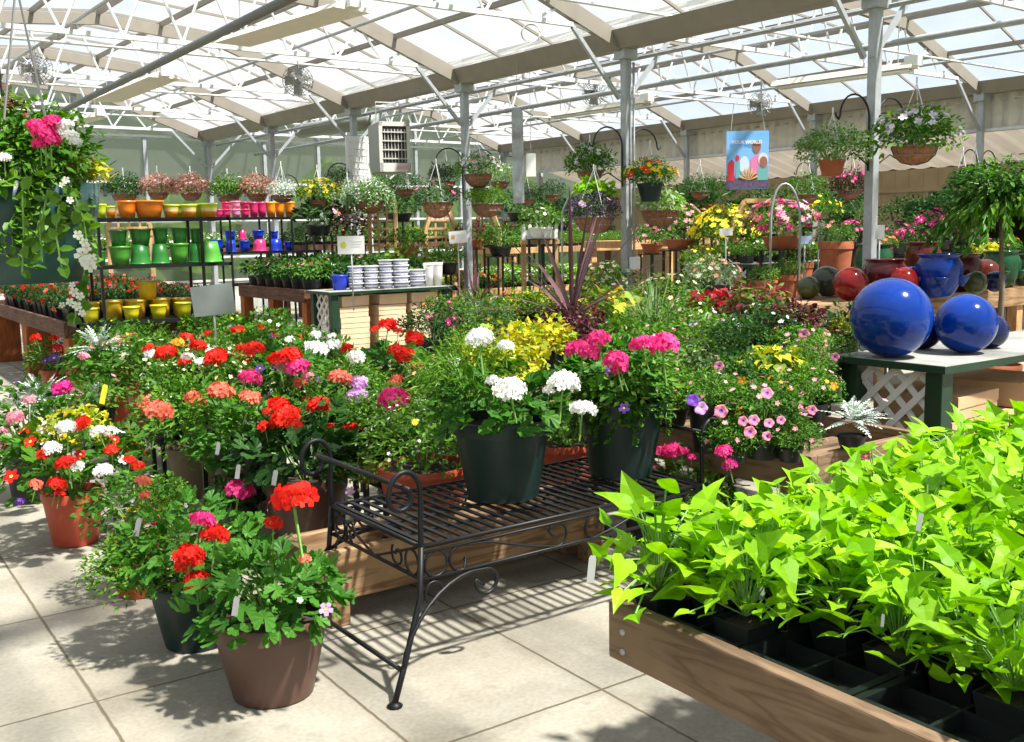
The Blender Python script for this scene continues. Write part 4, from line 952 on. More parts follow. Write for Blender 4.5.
def petalflower(mb, p, n, r, k=5, mi=0, cen=None, cup=.15, rr=rnd, round_=True):
    n = Vector(n).normalized(); a0 = n.orthogonal().normalized(); b0 = n.cross(a0); ph = rr.random()*6
    for i in range(k):
        a = ph+2*PI*i/k; w_ = PI/k*1.0
        def P(rad, ang, h): return Vector(p)+(a0*math.cos(ang)+b0*math.sin(ang))*rad*r+n*(h*r)
        if round_: mb.add([P(.08, a, 0), P(.62, a-w_*.95, cup*.8), P(1, a-w_*.45, cup), P(1.02, a+w_*.45, cup), P(.62, a+w_*.95, cup*.8)], [(0, 1, 2, 3, 4)], mi)
        else: mb.add([P(.08, a, 0), P(.6, a-w_*.6, cup), P(1, a, cup), P(.6, a+w_*.6, cup)], [(0, 1, 2, 3)], mi)
    if cen is not None:
        mb.add([Vector(p)+n*(cup*.6*r)+(a0*math.cos(t)+b0*math.sin(t))*r*.24 for t in (0, 1.26, 2.5, 3.77, 5.03)], [(0, 1, 2, 3, 4)], cen)
def sph(rr): 
    z = rr.uniform(-1, 1); a = rr.uniform(0, 2*PI); s = math.sqrt(1-z*z); return Vector((s*math.cos(a), s*math.sin(a), z))
CACHE = {}
# flower head: ball of florets (geranium) of unit diameter on a short stalk
def head_mesh(color, seed=0, n=30, flat_=.62):
    k = ('head', color, seed, n)
    if k in CACHE: return CACHE[k]
    rr = random.Random(seed*31+5); mb = MB()
    for i in range(n):
        ph = i*2.39996; z = 1-1.25*(i+.5)/n; s = math.sqrt(max(0, 1-z*z)); d = Vector((s*math.cos(ph), s*math.sin(ph), z))
        q = Vector((d.x*.5, d.y*.5, d.z*.5*flat_))*rr.uniform(.75, 1.0)
        petalflower(mb, q, d+sph(rr)*.45, rr.uniform(.17, .24), 5, 0, None, .12, rr)
    mb.tube([(0, 0, .1), (.03, .02, -.5), (.0, .05, -1.3)], .035, 4, 1)
    CACHE[k] = mb.mesh('flower_head', [fmat(color), STEM]); return CACHE[k]
def bloom_mesh(color, kind, seed=0):
    """one single blossom, unit diameter: 'pansy' 'petunia' 'daisy' 'impatiens' """
    k = ('bloom', color, kind, seed)
    if k in CACHE: return CACHE[k]
    rr = random.Random(seed+3); mb = MB()
    if kind == 'daisy':
        for i in range(12):
            a = 2*PI*i/12; leaf(mb, (0, 0, 0), (math.cos(a), math.sin(a), .1), (0, 0, 1), .5, 'nar', 1.5)
        mb.add([(.13*math.cos(t), .13*math.sin(t), .05) for t in (0, 1, 2, 3, 4, 5)], [(0, 1, 2, 3, 4, 5)], 1)
    elif kind == 'petunia':
        n = 20; vs = [(0, 0, -.12)]
        for r, z, wv in ((.16, -.04, 0), (.38, .02, .02), (.5, .01, .04)):
            for i in range(n):
                a = 2*PI*i/n; q = r*(1+(.08*math.cos(5*a) if r > .3 else 0)); vs.append((q*math.cos(a), q*math.sin(a), z+wv*math.cos(5*a+1)))
        mb.add(vs, [(0, 1+i, 1+(i+1) % n) for i in range(n)], 1)
        for q in range(2): mb.add([vs[1+q*n+i] for i in range(n)]+[vs[1+(q+1)*n+i] for i in range(n)], [(i, n+i, n+(i+1) % n, (i+1) % n) for i in range(n)], 0)
    else:
        petalflower(mb, (0, 0, 0), (0, 0, 1), .5, 5, 0, 1, .12, rr)
    c2 = {'petunia': fmat('purple') if color in ('violetwhite', 'pink') else fmat(color), 'daisy': YCEN}.get(kind, YCEN)
    CACHE[k] = mb.mesh('blossom', [fmat(color), c2]); return CACHE[k]
# foliage of unit radius
def foliage_mesh(kind, mname, seed=0):
    k = ('fol', kind, mname, seed)
    if k in CACHE: return CACHE[k]
    m = {'green': GREEN, 'dark': DARKG, 'mid': MIDG, 'lime': LIME, 'yel': YELG, 'burg': REDL, 'coleus': COLE, 'cord': CORD, 'silv': SILV, 'vari': VARI, 'purl': PURL, 'pinkl': PINKL, 'redl': REDCAL, 'ger': GERL}[mname]
    rr = random.Random(seed*77+hash(kind) % 1 + len(kind)*13); mb = MB()
    def dome(n, sz, shape, zlo=-.35, hz=.8, wf=1.0, upb=.8, inner=.35, stems=True, lobes=6):
        lob = [(sph(rr), rr.uniform(.8, 1.15)) for _ in range(lobes)]
        for i in range(n):
            d = sph(rr)
            if d.z < zlo: d.z = -d.z*.5; d.normalize()
            r = (inner+(1-inner)*rr.random()**.45)
            f = 1+.22*max(0, max(d.dot(l)*w_ for l, w_ in lob)-.6)+.14*mnoise.noise(d*2.5+Vector((seed*3, 0, 0)))
            p = Vector((d.x*r*f, d.y*r*f, d.z*r*f*hz))
            out = Vector((d.x, d.y, d.z*.4)).normalized()
            ld = (out*.9+sph(rr)*.8+Vector((0, 0, -.15))); nn = Vector((0, 0, 1))*upb+out*.55+sph(rr)*.4
            leaf(mb, p, ld, nn, sz*rr.uniform(.65, 1.2), shape, wf)
        if stems:
            for i in range(16):
                d = sph(rr); d.z = abs(d.z)+.2; d.normalize(); mb.tube([(d.x*.1, d.y*.1, -.35), (d.x*.45, d.y*.45, d.z*.25), (d.x*.85, d.y*.85, d.z*.75*hz)], .012, 3, 1, caps=False)
    if kind == 'ger': dome(230, .27, 'ger', hz=.72, inner=.4, upb=1.1)
    elif kind == 'gersmall': dome(320, .19, 'ger', hz=.72, inner=.4, upb=1.0)
    elif kind == 'bed': dome(560, .17, 'oval', hz=.75)
    elif kind == 'fine': dome(1150, .14, 'dia', hz=.8, inner=.25)
    elif kind == 'needle': dome(700, .24, 'nar', hz=.85, inner=.2, upb=.2)
    elif kind == 'big': dome(90, .36, 'heart', hz=.7, inner=.3)
    elif kind == 'jag': dome(300, .26, 'jag', hz=.85, inner=.25, upb=.6)
    elif kind == 'oval': dome(240, .3, 'oval', hz=.8, inner=.3)
    elif kind == 'mound': dome(900, .095, 'oval', hz=.62, inner=.5)
    elif kind == 'willow':
        for i in range(60):
            a = rr.uniform(0, 2*PI); el = rr.uniform(.1, 1.4); pts = []
            for t in range(9):
                s = t/8; pts.append(Vector((math.cos(a)*math.cos(el)*s*1.05, math.sin(a)*math.cos(el)*s*1.05, math.sin(el)*s*1.1-.75*s*s)))
            mb.tube(pts, .008, 3, 1, caps=False)
            for t in range(1, 9):
                for _ in range(3):
                    leaf(mb, pts[t]+sph(rr)*.03, sph(rr)*.5+Vector((math.cos(a)*.5, math.sin(a)*.5, -.9)), sph(rr), .2*rr.uniform(.8, 1.3), 'nar', 2.0)
    elif kind in ('spike', 'bigspike', 'grass', 'strap'):
        n, Ln, wd = {'spike': (24, 1.0, .03), 'bigspike': (26, 1.0, .021), 'grass': (70, 1.0, .012), 'strap': (22, 1.0, .02)}[kind]
        for i in range(n):
            a = rr.uniform(0, 2*PI); t = (i+.5)/n; el = math.radians(89-(72 if kind == 'spike' else 100)*t**.8) if 'spike' in kind else math.radians(rr.uniform(50, 88)); L_ = Ln*rr.uniform(.65 if kind != 'bigspike' else .88, 1.0); w_ = wd*rr.uniform(.7, 1.1)
            droop = rr.uniform(.05, .45) if 'spike' not in kind else .04+.35*t*rr.random(); side = Vector((-math.sin(a), math.cos(a), 0)); vs = []
            for s in range(7):
                q = s/6; c_ = Vector((math.cos(a)*math.cos(el)*q*L_*(1+droop*.3*q), math.sin(a)*math.cos(el)*q*L_*(1+droop*.3*q), L_*(math.sin(el)*q-droop*q*q)))
                ww = w_*(1-q**2.2)*(.55+.9*q if q < .4 else 1)+.001; up_ = Vector((math.cos(a)*-.3, math.sin(a)*-.3, .5))*ww*.6
                vs += [c_-side*ww+up_, c_, c_+side*ww+up_]
            mb.add(vs, [(3*s+o, 3*s+o+1, 3*s+o+4, 3*s+o+3) for s in range(6) for o in (0, 1)])
    elif kind == 'miller':
        for i in range(34):
            a = rr.uniform(0, 2*PI); el = rr.uniform(.1, 1.35); L_ = rr.uniform(.7, 1.05); base = Vector((0, 0, -.1))
            side0 = Vector((-math.sin(a), math.cos(a), 0)); prev = None
            for s in range(1, 9):
                q = s/8; c_ = Vector((math.cos(a)*math.cos(el)*q*L_, math.sin(a)*math.cos(el)*q*L_, L_*(math.sin(el)*q-.3*q*q)))
                if prev is not None:
                    d = (c_-prev)
                    mb.add([prev-side0*.012, c_-side0*.012, c_+side0*.012, prev+side0*.012], [(0, 1, 2, 3)])
                    for sg in (-1, 1):
                        ll = .17*(1-abs(q-.55)); dd = (side0*sg*.8+d.normalized()*.8)
                        leaf(mb, prev, dd, Vector((0, 0, 1))+sph(rr)*.3, ll, 'nar', 2.4); leaf(mb, prev+dd*ll*.4, dd+side0*sg*.9, Vector((0, 0, 1)), ll*.5, 'nar', 2.2)
                prev = c_
            leaf(mb, prev, d, (0, 0, 1), .1, 'jag')
    elif kind == 'trail':      # strings of leaves hanging over the pot rim
        for i in range(34):
            a = rr.uniform(0, 2*PI); L_ = rr.uniform(.5, 1.5); pts = []
            for s in range(12):
                q = s/11; rad = .5+.5*min(1, q*2.6)+.06*q; pts.append(Vector((math.cos(a+.15*math.sin(q*5))*rad, math.sin(a+.15*math.sin(q*5))*rad, .15+.25*math.sin(min(1, q*2.6)*PI)*.8-L_*max(0, q-.25))))
            mb.tube(pts, .007, 3, 1, caps=False)
            for s in range(1, 12):
                for _ in range(3): leaf(mb, pts[s], Vector((math.cos(a), math.sin(a), -.3))+sph(rr)*.9, Vector((math.cos(a)*.6, math.sin(a)*.6, .8))+sph(rr)*.3, .15*rr.uniform(.6, 1.2), 'oval', 1.2)
        for i in range(120):
            d = sph(rr); d.z = abs(d.z); leaf(mb, Vector((d.x*.85, d.y*.85, d.z*.5)), d+sph(rr)*.6, Vector((0, 0, 1))+sph(rr)*.4, .19*rr.uniform(.6, 1.2), 'oval', 1.2)
    elif kind == 'vine':       # sweet potato vine plant
        for i in range(36):
            a = i*2.4+rr.uniform(-.4, .4); el = rr.uniform(-.15, 1.5); L_ = rr.uniform(.5, 1.05)
            end = Vector((math.cos(a)*math.cos(el)*L_, math.sin(a)*math.cos(el)*L_, math.sin(el)*L_*1.1))
            mid = end*.55+Vector((0, 0, .12)); mb.tube([(0, 0, -.15), mid, end], .012, 4, 1, caps=False)
            out = Vector((math.cos(a), math.sin(a), 0)); leaf(mb, end, out*.8+Vector((0, 0, rr.uniform(-.35, .75)))+sph(rr)*.45, Vector((0, 0, 1))+out*.1+sph(rr)*.55, rr.uniform(.3, .56), 'heart', rr.uniform(.6, .95))
        for i in range(30):
            d = sph(rr); d.z = abs(d.z)*.9; leaf(mb, d*rr.uniform(.3, .75), d+sph(rr)*.6+Vector((0, 0, .3)), Vector((0, 0, 1))+sph(rr)*.6, rr.uniform(.18, .4), 'heart', .8)
    me = mb.mesh('foliage', [m, STEM]); CACHE[k] = me; return me
def blossoms_mesh(color, n, sz, seed=0, kind='imp', hz=.72, lo=-.1):
    k = ('bls', color, n, sz, seed, kind, lo)
    if k in CACHE: return CACHE[k]
    rr = random.Random(seed*5+n); mb = MB(); cols = color.split('+')
    for i in range(n):
        d = sph(rr)
        if d.z < lo: d.z = -d.z
        r = rr.uniform(.93, 1.1); p = Vector((d.x*r, d.y*r, d.z*r*hz))
        mi = rr.randrange(len(cols)); q = sz*rr.uniform(.75, 1.15)
        nn = d+Vector((0, 0, .35))+sph(rr)*.35
        if kind == 'clu':
            for _ in range(6): petalflower(mb, p+sph(rr)*q*.6, d+sph(rr)*.7, q*.55, 5, mi, None, .1, rr)
        elif kind == 'daisy': petalflower(mb, p, nn, q, 8, mi, len(cols), .1, rr, False)
        else: petalflower(mb, p, nn, q, 5, mi, len(cols), .12, rr)
    me = mb.mesh('blossoms', [fmat(c) for c in cols]+[YCEN]); CACHE[k] = me; return me

# ---------------------------------------------------------------- plants
PLANTS = []      # (root, centre world, radius)
def plant(label, cat, base, R, fols, pot=None, blos=None, name='potted_plant', group=None, hang=None, trail=None, rz=None, lift=None):
    """base = ground point under the pot; pot = (kind, r_top, r_bottom, height, material)"""
    o = thing(name, label, cat, base, 0, group); rr = random.Random(label+str(len(PLANTS)))
    h = 0
    if pot:
        kd, r1, r2, h, m = pot
        if kd == 'round': shade_auto(put('pot', pot_mesh('pot_'+m.name, r1, r2, h, m), o))
        elif kd == 'square':
            k = ('sq', r1, h, m.name)
            if k not in MATS:
                mb = MB(); mb.add([(sx*r, sy*r, z) for r, z in ((r2, 0), (r1, h), (r1*.93, h), (r1*.9, h*.85)) for sx, sy in ((-1, -1), (1, -1), (1, 1), (-1, 1))], [(3, 2, 1, 0)]+[(4*l+i, 4*l+(i+1) % 4, 4*l+4+(i+1) % 4, 4*l+4+i) for l in range(3) for i in range(4)], 0)
                mb.add([mb.v[i] for i in (12, 13, 14, 15)], [(0, 1, 2, 3)], 1); MATS[k] = mb.mesh('pot', [m, SOIL])
            put('pot', MATS[k], o)
        elif kd == 'basket':
            mb = MB(); mb.lathe([(r1*.12, 0), (r1*.55, h*.12), (r1*.86, h*.5), (r1, h), (r1*.93, h), (r1*.8, h*.6), (.0001, h*.5)], 26); b = mb.build('basket', m, o, True)
            mb = MB()
            for i in range(18):
                a = 2*PI*i/18; mb.tube([(r1*1.02*q*math.cos(a), r1*1.02*q*math.sin(a), z) for q, z in ((.14, -.006), (.57, h*.11), (.88, h*.49), (1.02, h))], .0035, 3, caps=False)
            for q, z in ((1.03, h), (.9, h*.5)): mb.tube([(r1*q*math.cos(2*PI*i/24), r1*q*math.sin(2*PI*i/24), z) for i in range(25)], .006, 4, caps=False)
            mb.build('wire_frame', mat('basket_wire', (.25, .2, .16), .5), o)
        elif kd == 'trough':
            mb = MB(); mb.lathe([(r2, 0), (r1*.94, h*.75), (r1, h*.76), (r1, h), (r1*.95, h), (r1*.92, h*.85), (.0001, h*.85)], 40, sx=1, sy=.42, mis=[0]*5+[1]); shade_auto(mb.build('pot', [m, SOIL], o, True))
    c = Vector((0, 0, h+(lift if lift is not None else R*.28)))
    for i, f in enumerate(fols):
        kind, mn = f[0], f[1]; s = f[2] if len(f) > 2 else 1.0; off = Vector(f[3]) if len(f) > 3 else Vector((0, 0, 0))
        sd = rr.randrange(3) if kind not in ('vine',) else rr.randrange(6)
        nm = {'spike': 'spiky_leaves', 'bigspike': 'spiky_leaves', 'grass': 'grass_blades', 'strap': 'strap_leaves', 'trail': 'trailing_stems'}.get(kind, 'foliage')
        q = put(nm, foliage_mesh(kind, mn, sd), o, c+off*R, (0, 0, rr.uniform(0, 6.28)), R*s)
        if i > 0: q['label'] = {'yel': 'yellow green', 'lime': 'lime green', 'burg': 'dark burgundy', 'silv': 'silver', 'cord': 'bronze red', 'coleus': 'red and green', 'vari': 'cream edged', 'redl': 'red', 'pinkl': 'pinkish'}.get(mn, 'green')+' '+{'spike': 'sword-shaped leaves', 'bigspike': 'long sword-shaped leaves', 'grass': 'thin grassy blades', 'strap': 'narrow arching leaves', 'trail': 'trailing stems'}.get(kind, 'foliage')
    for b in (blos or []):
        col, n, sz = b[:3]; kd = b[3] if len(b) > 3 else 'imp'; lo = b[4] if len(b) > 4 else -.1
        put('blossoms', blossoms_mesh(col, n, sz, rr.randrange(3), kd, .75, lo), o, c, (0, 0, rr.uniform(0, 6.28)), R*1.0)
    if hang:
        top = Vector((0, 0, hang)); mb = MB(); r1 = pot[1]
        for i in range(3):
            a = 2*PI*i/3+.4; mb.tube([(r1*math.cos(a), r1*math.sin(a), h), top], .004, 4)
        mb.tube([top, top+Vector((0, 0, .05))], .008, 5); mb.build('hanger', mat('hanger_wire', (.75, .75, .74), .4), o)
    PLANTS.append((o, Vector(base)+c, R)); return o
def on(px, py, zc, z0, rpx):
    """foliage centre seen at (px, py) and lying at height zc; the pot stands on height z0 below it"""
    p = G(px, py, zc); D = J(p)[2]; return Vector((p.x, p.y, z0)), rpx*D/F, D
def crate(b, r, h):
    o = thing('plant_stand', 'dark slatted stand lifting a pot among the massed plants', 'stand', b, 0, 'stands lifting pots')
    mb = MB()
    for i in range(5): x = -r+2*r*i/5; mb.box(x, x+2*r/5*.8, -r, r, h-.012, h)
    mb.build('top_slats', BLK, o)
    for sx in (-1, 1):
        for sy in (-1, 1): mb = MB(); mb.box(sx*r*.8-.012, sx*r*.8+.012, sy*r*.8-.012, sy*r*.8+.012, 0, h-.012); mb.build('leg', BLK, o)
def PS(label, px, py, D, rpx, fols, bl, m, nm, hp=.14, kd='round', prat=.55, z0=0):
    c = PD(px, py, D); R = rpx*D/F; zb = c.z-R*.28-hp
    if zb-z0 > .05: crate(Vector((c.x, c.y, z0)), R*.5, zb-z0-.001)
    return plant(label, 'potted plant', (c.x, c.y, max(zb, z0)), R, fols, (kd, R*prat, R*prat*.74, hp, m), bl, nm)
def P(label, px, py, zc, rpx, fols, z0=0.0, pot='auto', m=None, blos=None, name='potted_plant', cat='potted plant', kd='round', prat=.55, group=None):
    b, R, D = on(px, py, zc, z0, rpx); h = zc-z0-R*.28
    m = m or BLK
    if h < .06: h = .06
    if h > R*1.1+.06:
        gap = h-(R*.9+.04); h -= gap; crate(b, R*.6, gap); b = b+Vector((0, 0, gap+.001))
    o = plant(label, cat, b, R, fols, (kd, R*prat, R*prat*.74, h, m), blos, name, group)
    return o
def PB(label, pxb, pyb, z0, rtpx, hpx, R_px, fols, m, blos=None, name='potted_plant', cat='potted plant', kd='round', rb=.74, lift=None):
    """pot placed by the pixel of its base centre on height z0"""
    b = G(pxb, pyb, z0); D = J(b)[2]; s = D/F
    if z0 == .29: crate(Vector((b.x, b.y, 0)), rtpx*s*.6, z0-.001)
    return plant(label, cat, b, R_px*s, fols, (kd, rtpx*s, rtpx*s*rb, hpx*s, m), blos, name, lift=lift)
SWORD = [('spike', 'cord')]
# --- the two pots on the bench
ZB_ = .463
PB('dark green pot of white geraniums on the bench, with yellow coleus', 503, 496, ZB_, 49, 80, 66, [('ger', 'ger'), ('needle', 'mid', .75, (-.5, .1, .45)), ('jag', 'yel', .62, (.25, .3, .7))], DGRN, name='potted_geranium', rb=.72, lift=.035)
PB('dark green pot of hot pink geraniums at the right half of the bench', 621, 474, ZB_, 44, 76, 64, [('fine', 'mid'), ('ger', 'ger', .8, (-.1, 0, .2)), ('trail', 'green', .7, (0, 0, -.1))], DGRN, name='potted_geranium', rb=.7, lift=.035)
# --- front floor row
PB('brown pot of red geraniums nearest the viewer, standing on the slabs', 274, 692, 0, 58, 84, 72, [('ger', 'ger'), ('strap', 'mid', 1.2, (.1, .2, 0))], BRN, name='potted_geranium', rb=.68, lift=.045)
PB('dark green pot with red and pink geraniums, second from the viewer', 197, 642, 0, 43, 66, 78, [('gersmall', 'ger'), ('fine', 'mid', .7, (-.6, .1, -.1))], DGRN, name='potted_geranium', rb=.7)
PB('squat terracotta pot with trailing creamy green stems beside the dark green pot', 142, 592, 0, 31, 56, 50, [('bed', 'green'), ('trail', 'yel', .55, (.3, -.3, -.1)), ('fine', 'mid', .6, (.5, 0, .1))], TERRP, name='mixed_planter', rb=.72, blos=[('white', 5, .06)], lift=.12)
PB('terracotta pot of red impatiens and white geraniums at far left', 76, 542, 0, 29, 54, 70, [('gersmall', 'green'), ('jag', 'yel', .45, (.1, -.1, .55))], TERRP, blos=[('red', 24, .1), ('white', 8, .08)], name='mixed_planter')
PB('dark pot with silver foliage and pink and purple flowers at the left edge', 34, 500, 0, 26, 60, 60, [('bed', 'green'), ('miller', 'silv', .7, (.3, .3, .3))], BLK, blos=[('pink', 5, .09), ('purple', 8, .08)], name='mixed_planter')
PB('small terracotta pot by the orange table post, with purple and red flowers', 56, 393, 0, 13, 24, 28, [('fine', 'green'), ('miller', 'silv', .7, (.6, 0, .2))], TERRP, blos=[('purple', 7, .12)], name='mixed_planter')
PB('terracotta pot crowded with salmon geraniums and silver leaves', 118, 446, 0, 26, 62, 46, [('gersmall', 'green'), ('miller', 'silv', .75, (-.3, -.2, .5)), ('bed', 'mid', .8, (.2, -.2, .1))], TERRP, name='mixed_planter')
PB('grey brown pot of salmon geraniums left of the pair of brown pots', 200, 494, 0, 30, 50, 62, [('fine', 'mid'), ('gersmall', 'ger', .8, (0, 0, .1))], mat('grey_brown_plastic', (.16, .12, .07), .5, var=.1), name='potted_geranium')
PB('brown pot with spiky blades and red geraniums in the middle of the floor row', 246, 520, 0, 27, 58, 58, [('gersmall', 'ger'), ('strap', 'dark', 1.6, (-.1, 0, .1))], BRN, name='potted_geranium')
PB('big brown pot of red geraniums right behind the bench arm', 308, 548, 0, 42, 76, 66, [('ger', 'dark'), ('bed', 'yel', .35, (.75, -.4, -.35))], BRN, name='potted_geranium')
PB('dark pot with one crimson geranium head in the shade', 242, 548, 0, 20, 46, 30, [('gersmall', 'dark')], BLK, name='potted_geranium')
# --- on the low platform behind the bench
PB('terracotta bowl of small white flowers on the platform behind the bench', 425, 501, .29, 46, 38, 62, [('fine', 'mid'), ('bed', 'green', .8, (.6, 0, .1))], TERRP, blos=[('white', 60, .028), ('yellow', 2, .05)], name='mixed_planter', rb=.85)
PB('terracotta bowl between the two bench pots on the platform', 560, 478, .29, 36, 38, 46, [('fine', 'mid'), ('bed', 'green', .7)], TERRP, name='mixed_planter', rb=.85)
PB('dark pot of ferny leaves and crimson geraniums on the floor right of the bench', 690, 540, 0, 30, 42, 48, [('jag', 'mid')], BLK, name='potted_geranium')
# --- left-centre mass
P('mound of cream daisies with red geraniums near the front rack', 150, 372, .62, 44, [('bed', 'green'), ('fine', 'mid', .9, (.2, .2, .1))], blos=[('cream', 40, .06)], m=TERRP, name='mixed_planter')
P('cream and white daisies behind the salmon geraniums', 208, 376, .62, 44, [('fine', 'mid'), ('bed', 'green', .9)], blos=[('cream', 60, .06)], name='mixed_planter')
P('red and white geraniums left of the cream carton stacks', 246, 352, .6, 38, [('gersmall', 'green'), ('bed', 'mid', .8)], blos=[('purple', 3, .08)], name='mixed_planter')
P('red geraniums at the foot of the grey metal sign', 215, 336, .6, 34, [('bed', 'mid'), ('fine', 'green')], blos=[('yellow', 10, .06), ('purple', 6, .06)], name='mixed_planter')
P('red geraniums nearest the brown plank table', 268, 334, .6, 32, [('gersmall', 'green')], blos=[('white', 5, .06)], name='mixed_planter')
P('salmon and white geraniums with silver leaves in front of the rack', 112, 346, .6, 34, [('miller', 'silv', .9), ('bed', 'green')], blos=[('yellow', 4, .06)], name='mixed_planter')
P('red geraniums hiding the rack foot', 140, 342, .58, 28, [('bed', 'green')], blos=[('orange', 3, .07)], name='mixed_planter')
P('hot pink and red geraniums in the centre of the left mass', 292, 384, .62, 44, [('gersmall', 'ger'), ('bed', 'mid', .9)], name='mixed_planter')
P('white geraniums below the white lattice', 322, 362, .62, 36, [('gersmall', 'green'), ('bed', 'mid', .8)], name='mixed_planter')
P('salmon and lilac geraniums right of the hot pink heads', 350, 392, .62, 42, [('fine', 'mid'), ('gersmall', 'ger', .8)], name='mixed_planter')
P('tall red geraniums in front of the cream cartons', 398, 372, .62, 38, [('ger', 'ger')], name='potted_geranium')
P('dense green geranium foliage with one pink head left of the bench pot', 392, 420, .58, 44, [('fine', 'mid'), ('bed', 'green', .9)], blos=[('white', 24, .025)], name='mixed_planter')
P('green foliage with red geraniums behind the bench arm scroll', 262, 430, .56, 46, [('gersmall', 'green')], name='potted_geranium')
P('crimson and pink fuchsia bush right of the cream cartons', 432, 330, .72, 34, [('fine', 'dark')], blos=[('magenta', 26, .09)], name='flowering_shrub')
P('feathery green foliage left of the white geraniums', 452, 384, .66, 44, [('needle', 'mid'), ('fine', 'mid', .8)], blos=[('peach', 4, .05)], name='mixed_planter')
# --- centre bed, behind the bench
ZF = 0
P('orange flowered bush below the bronze cordyline', 482, 326, .72, 38, [('fine', 'mid'), ('fine', 'vari', .85)], z0=ZF, m=mat('tan_pot', (.32, .2, .12), .6), blos=[('orange', 26, .05)], name='flowering_shrub')
P('yellow and green variegated coleus behind the white geraniums', 545, 344, .7, 32, [('jag', 'yel'), ('jag', 'yel', .8)], z0=ZF, name='coleus')
P('bronze red cordyline left of the purple one', 476, 300, .85, 40, [('spike', 'cord', 1.5, (0, 0, -.3)), ('fine', 'mid', .7, (0, 0, -.3))], z0=ZF, name='cordyline')
o = P('tall purple bronze cordyline rising in the centre of the plants', 572, 318, .82, 30, [('bed', 'burg', 1.0, (0, 0, -.2)), ('bigspike', 'cord', 4.6, (0, 0, 0))], z0=ZF, name='cordyline')
P('dark burgundy heuchera mound under the purple cordyline', 578, 342, .68, 34, [('bed', 'burg'), ('gersmall', 'burg', .8)], z0=ZF, name='heuchera')
P('red and yellow foliage left of the purple cordyline', 520, 308, .78, 26, [('bed', 'green'), ('jag', 'yel', .7)], z0=ZF, blos=[('red', 10, .09)], name='mixed_planter')
P('yellow green leaves and lavender flowers right of the purple cordyline', 612, 312, .78, 38, [('bed', 'mid'), ('big', 'yel', .8, (-.2, -.3, .1))], z0=ZF, blos=[('lilac', 6, .07), ('red', 8, .07)], name='mixed_planter')
P('fine ornamental grass with upright blades right of the cordyline', 654, 326, .78, 34, [('grass', 'vari', 2.6, (0, 0, -.5)), ('fine', 'mid')], z0=ZF, name='ornamental_grass')
P('pink flowered green mound below the ornamental grass', 650, 356, .68, 44, [('gersmall', 'green'), ('fine', 'mid', .9)], z0=ZF, blos=[('pink', 12, .06), ('lilac', 5, .06)], name='mixed_planter')
P('cream flowered mound in the sun behind the grass', 606, 288, .85, 34, [('bed', 'mid')], z0=ZF, blos=[('cream', 50, .09)], name='mixed_planter')
P('cream and white flowers between the grass and the red caladium', 668, 300, .85, 34, [('bed', 'mid')], z0=ZF, blos=[('cream', 34, .08), ('red', 4, .07)], name='mixed_planter')
P('green and gold foliage right of the bench pot of pink geraniums', 700, 368, .72, 46, [('fine', 'mid'), ('bed', 'vari', .9)], z0=ZF, blos=[('pink', 10, .05)], name='mixed_planter')
P('red geraniums and green leaves behind the white bench geraniums', 512, 372, .66, 30, [('jag', 'yel')], z0=ZF, name='coleus')
# --- right bed
Z5 = .55
P('red leaved caladium among the coleus', 712, 306, .98, 24, [('big', 'redl'), ('bed', 'mid', .8, (.2, -.2, -.4))], z0=Z5, name='caladium')
P('burgundy and green coleus below the terracotta pots', 755, 308, .98, 32, [('oval', 'coleus'), ('bed', 'green', .8)], z0=Z5, name='coleus')
P('dark burgundy coleus left of the pot bench', 797, 322, .96, 26, [('oval', 'burg'), ('oval', 'coleus', .8)], z0=Z5, blos=[('white', 8, .06)], name='coleus')
P('white vinca with dark leaves under the coleus', 766, 330, .92, 38, [('bed', 'dark')], z0=Z5, blos=[('white', 34, .055)], name='flowering_plant')
P('lime and yellow leaved shrub glowing in the middle of the right bed', 772, 366, .84, 30, [('big', 'yel', 1.0), ('bed', 'green', .9)], z0=Z5, name='foliage_plant')
P('pale green foliage with lavender flowers left of the white vinca', 706, 336, .86, 34, [('bed', 'mid'), ('oval', 'vari', .7)], z0=Z5, blos=[('lilac', 10, .07), ('salmon', 6, .06)], name='mixed_planter')
P('pink trailing petunias nearest the bench arm', 708, 394, .8, 36, [('mound', 'green'), ('fine', 'mid', .9)], z0=Z5, blos=[('pink', 12, .07), ('purple', 4, .08)], name='petunia_mound')
P('pink petunias and orange lantana spilling over the plank', 764, 408, .76, 42, [('mound', 'green'), ('bed', 'green', .9)], z0=Z5, blos=[('pink', 24, .07), ('orange', 4, .07)], name='petunia_mound')
P('pink petunia mound beside the white lattice', 806, 392, .76, 38, [('mound', 'green'), ('fine', 'mid', .9)], z0=Z5, blos=[('pink', 22, .07), ('orange', 3, .07)], name='petunia_mound')
P('pale pink petunias above the lattice corner', 826, 352, .86, 32, [('mound', 'mid')], z0=Z5, blos=[('pink', 14, .07)], name='petunia_mound')
P('dark leaved plant behind the largest cobalt sphere', 846, 326, .9, 26, [('oval', 'dark'), ('bed', 'yel', .6, (-.4, -.3, 0))], z0=Z5, name='foliage_plant')
P('green foliage under the lime shrub', 736, 378, .8, 40, [('mound', 'green'), ('gersmall', 'dark', .9)], z0=Z5, name='mixed_planter')
P('silver dusty miller in front of the white lattice', 852, 428, .64, 42, [('miller', 'silv')], z0=Z5, blos=[('pink', 1, .1)], name='dusty_miller', kd='round', prat=.35)
P('low white flowered plant under the grass table edge', 640, 500, .2, 30, [('fine', 'mid')], blos=[('white', 8, .05)], z0=0, name='mixed_planter')
P('creeping green plant with white flowers beside the vine table', 720, 522, .2, 40, [('fine', 'mid')], blos=[('white', 10, .04), ('cream', 5, .04)], z0=0, name='mixed_planter')

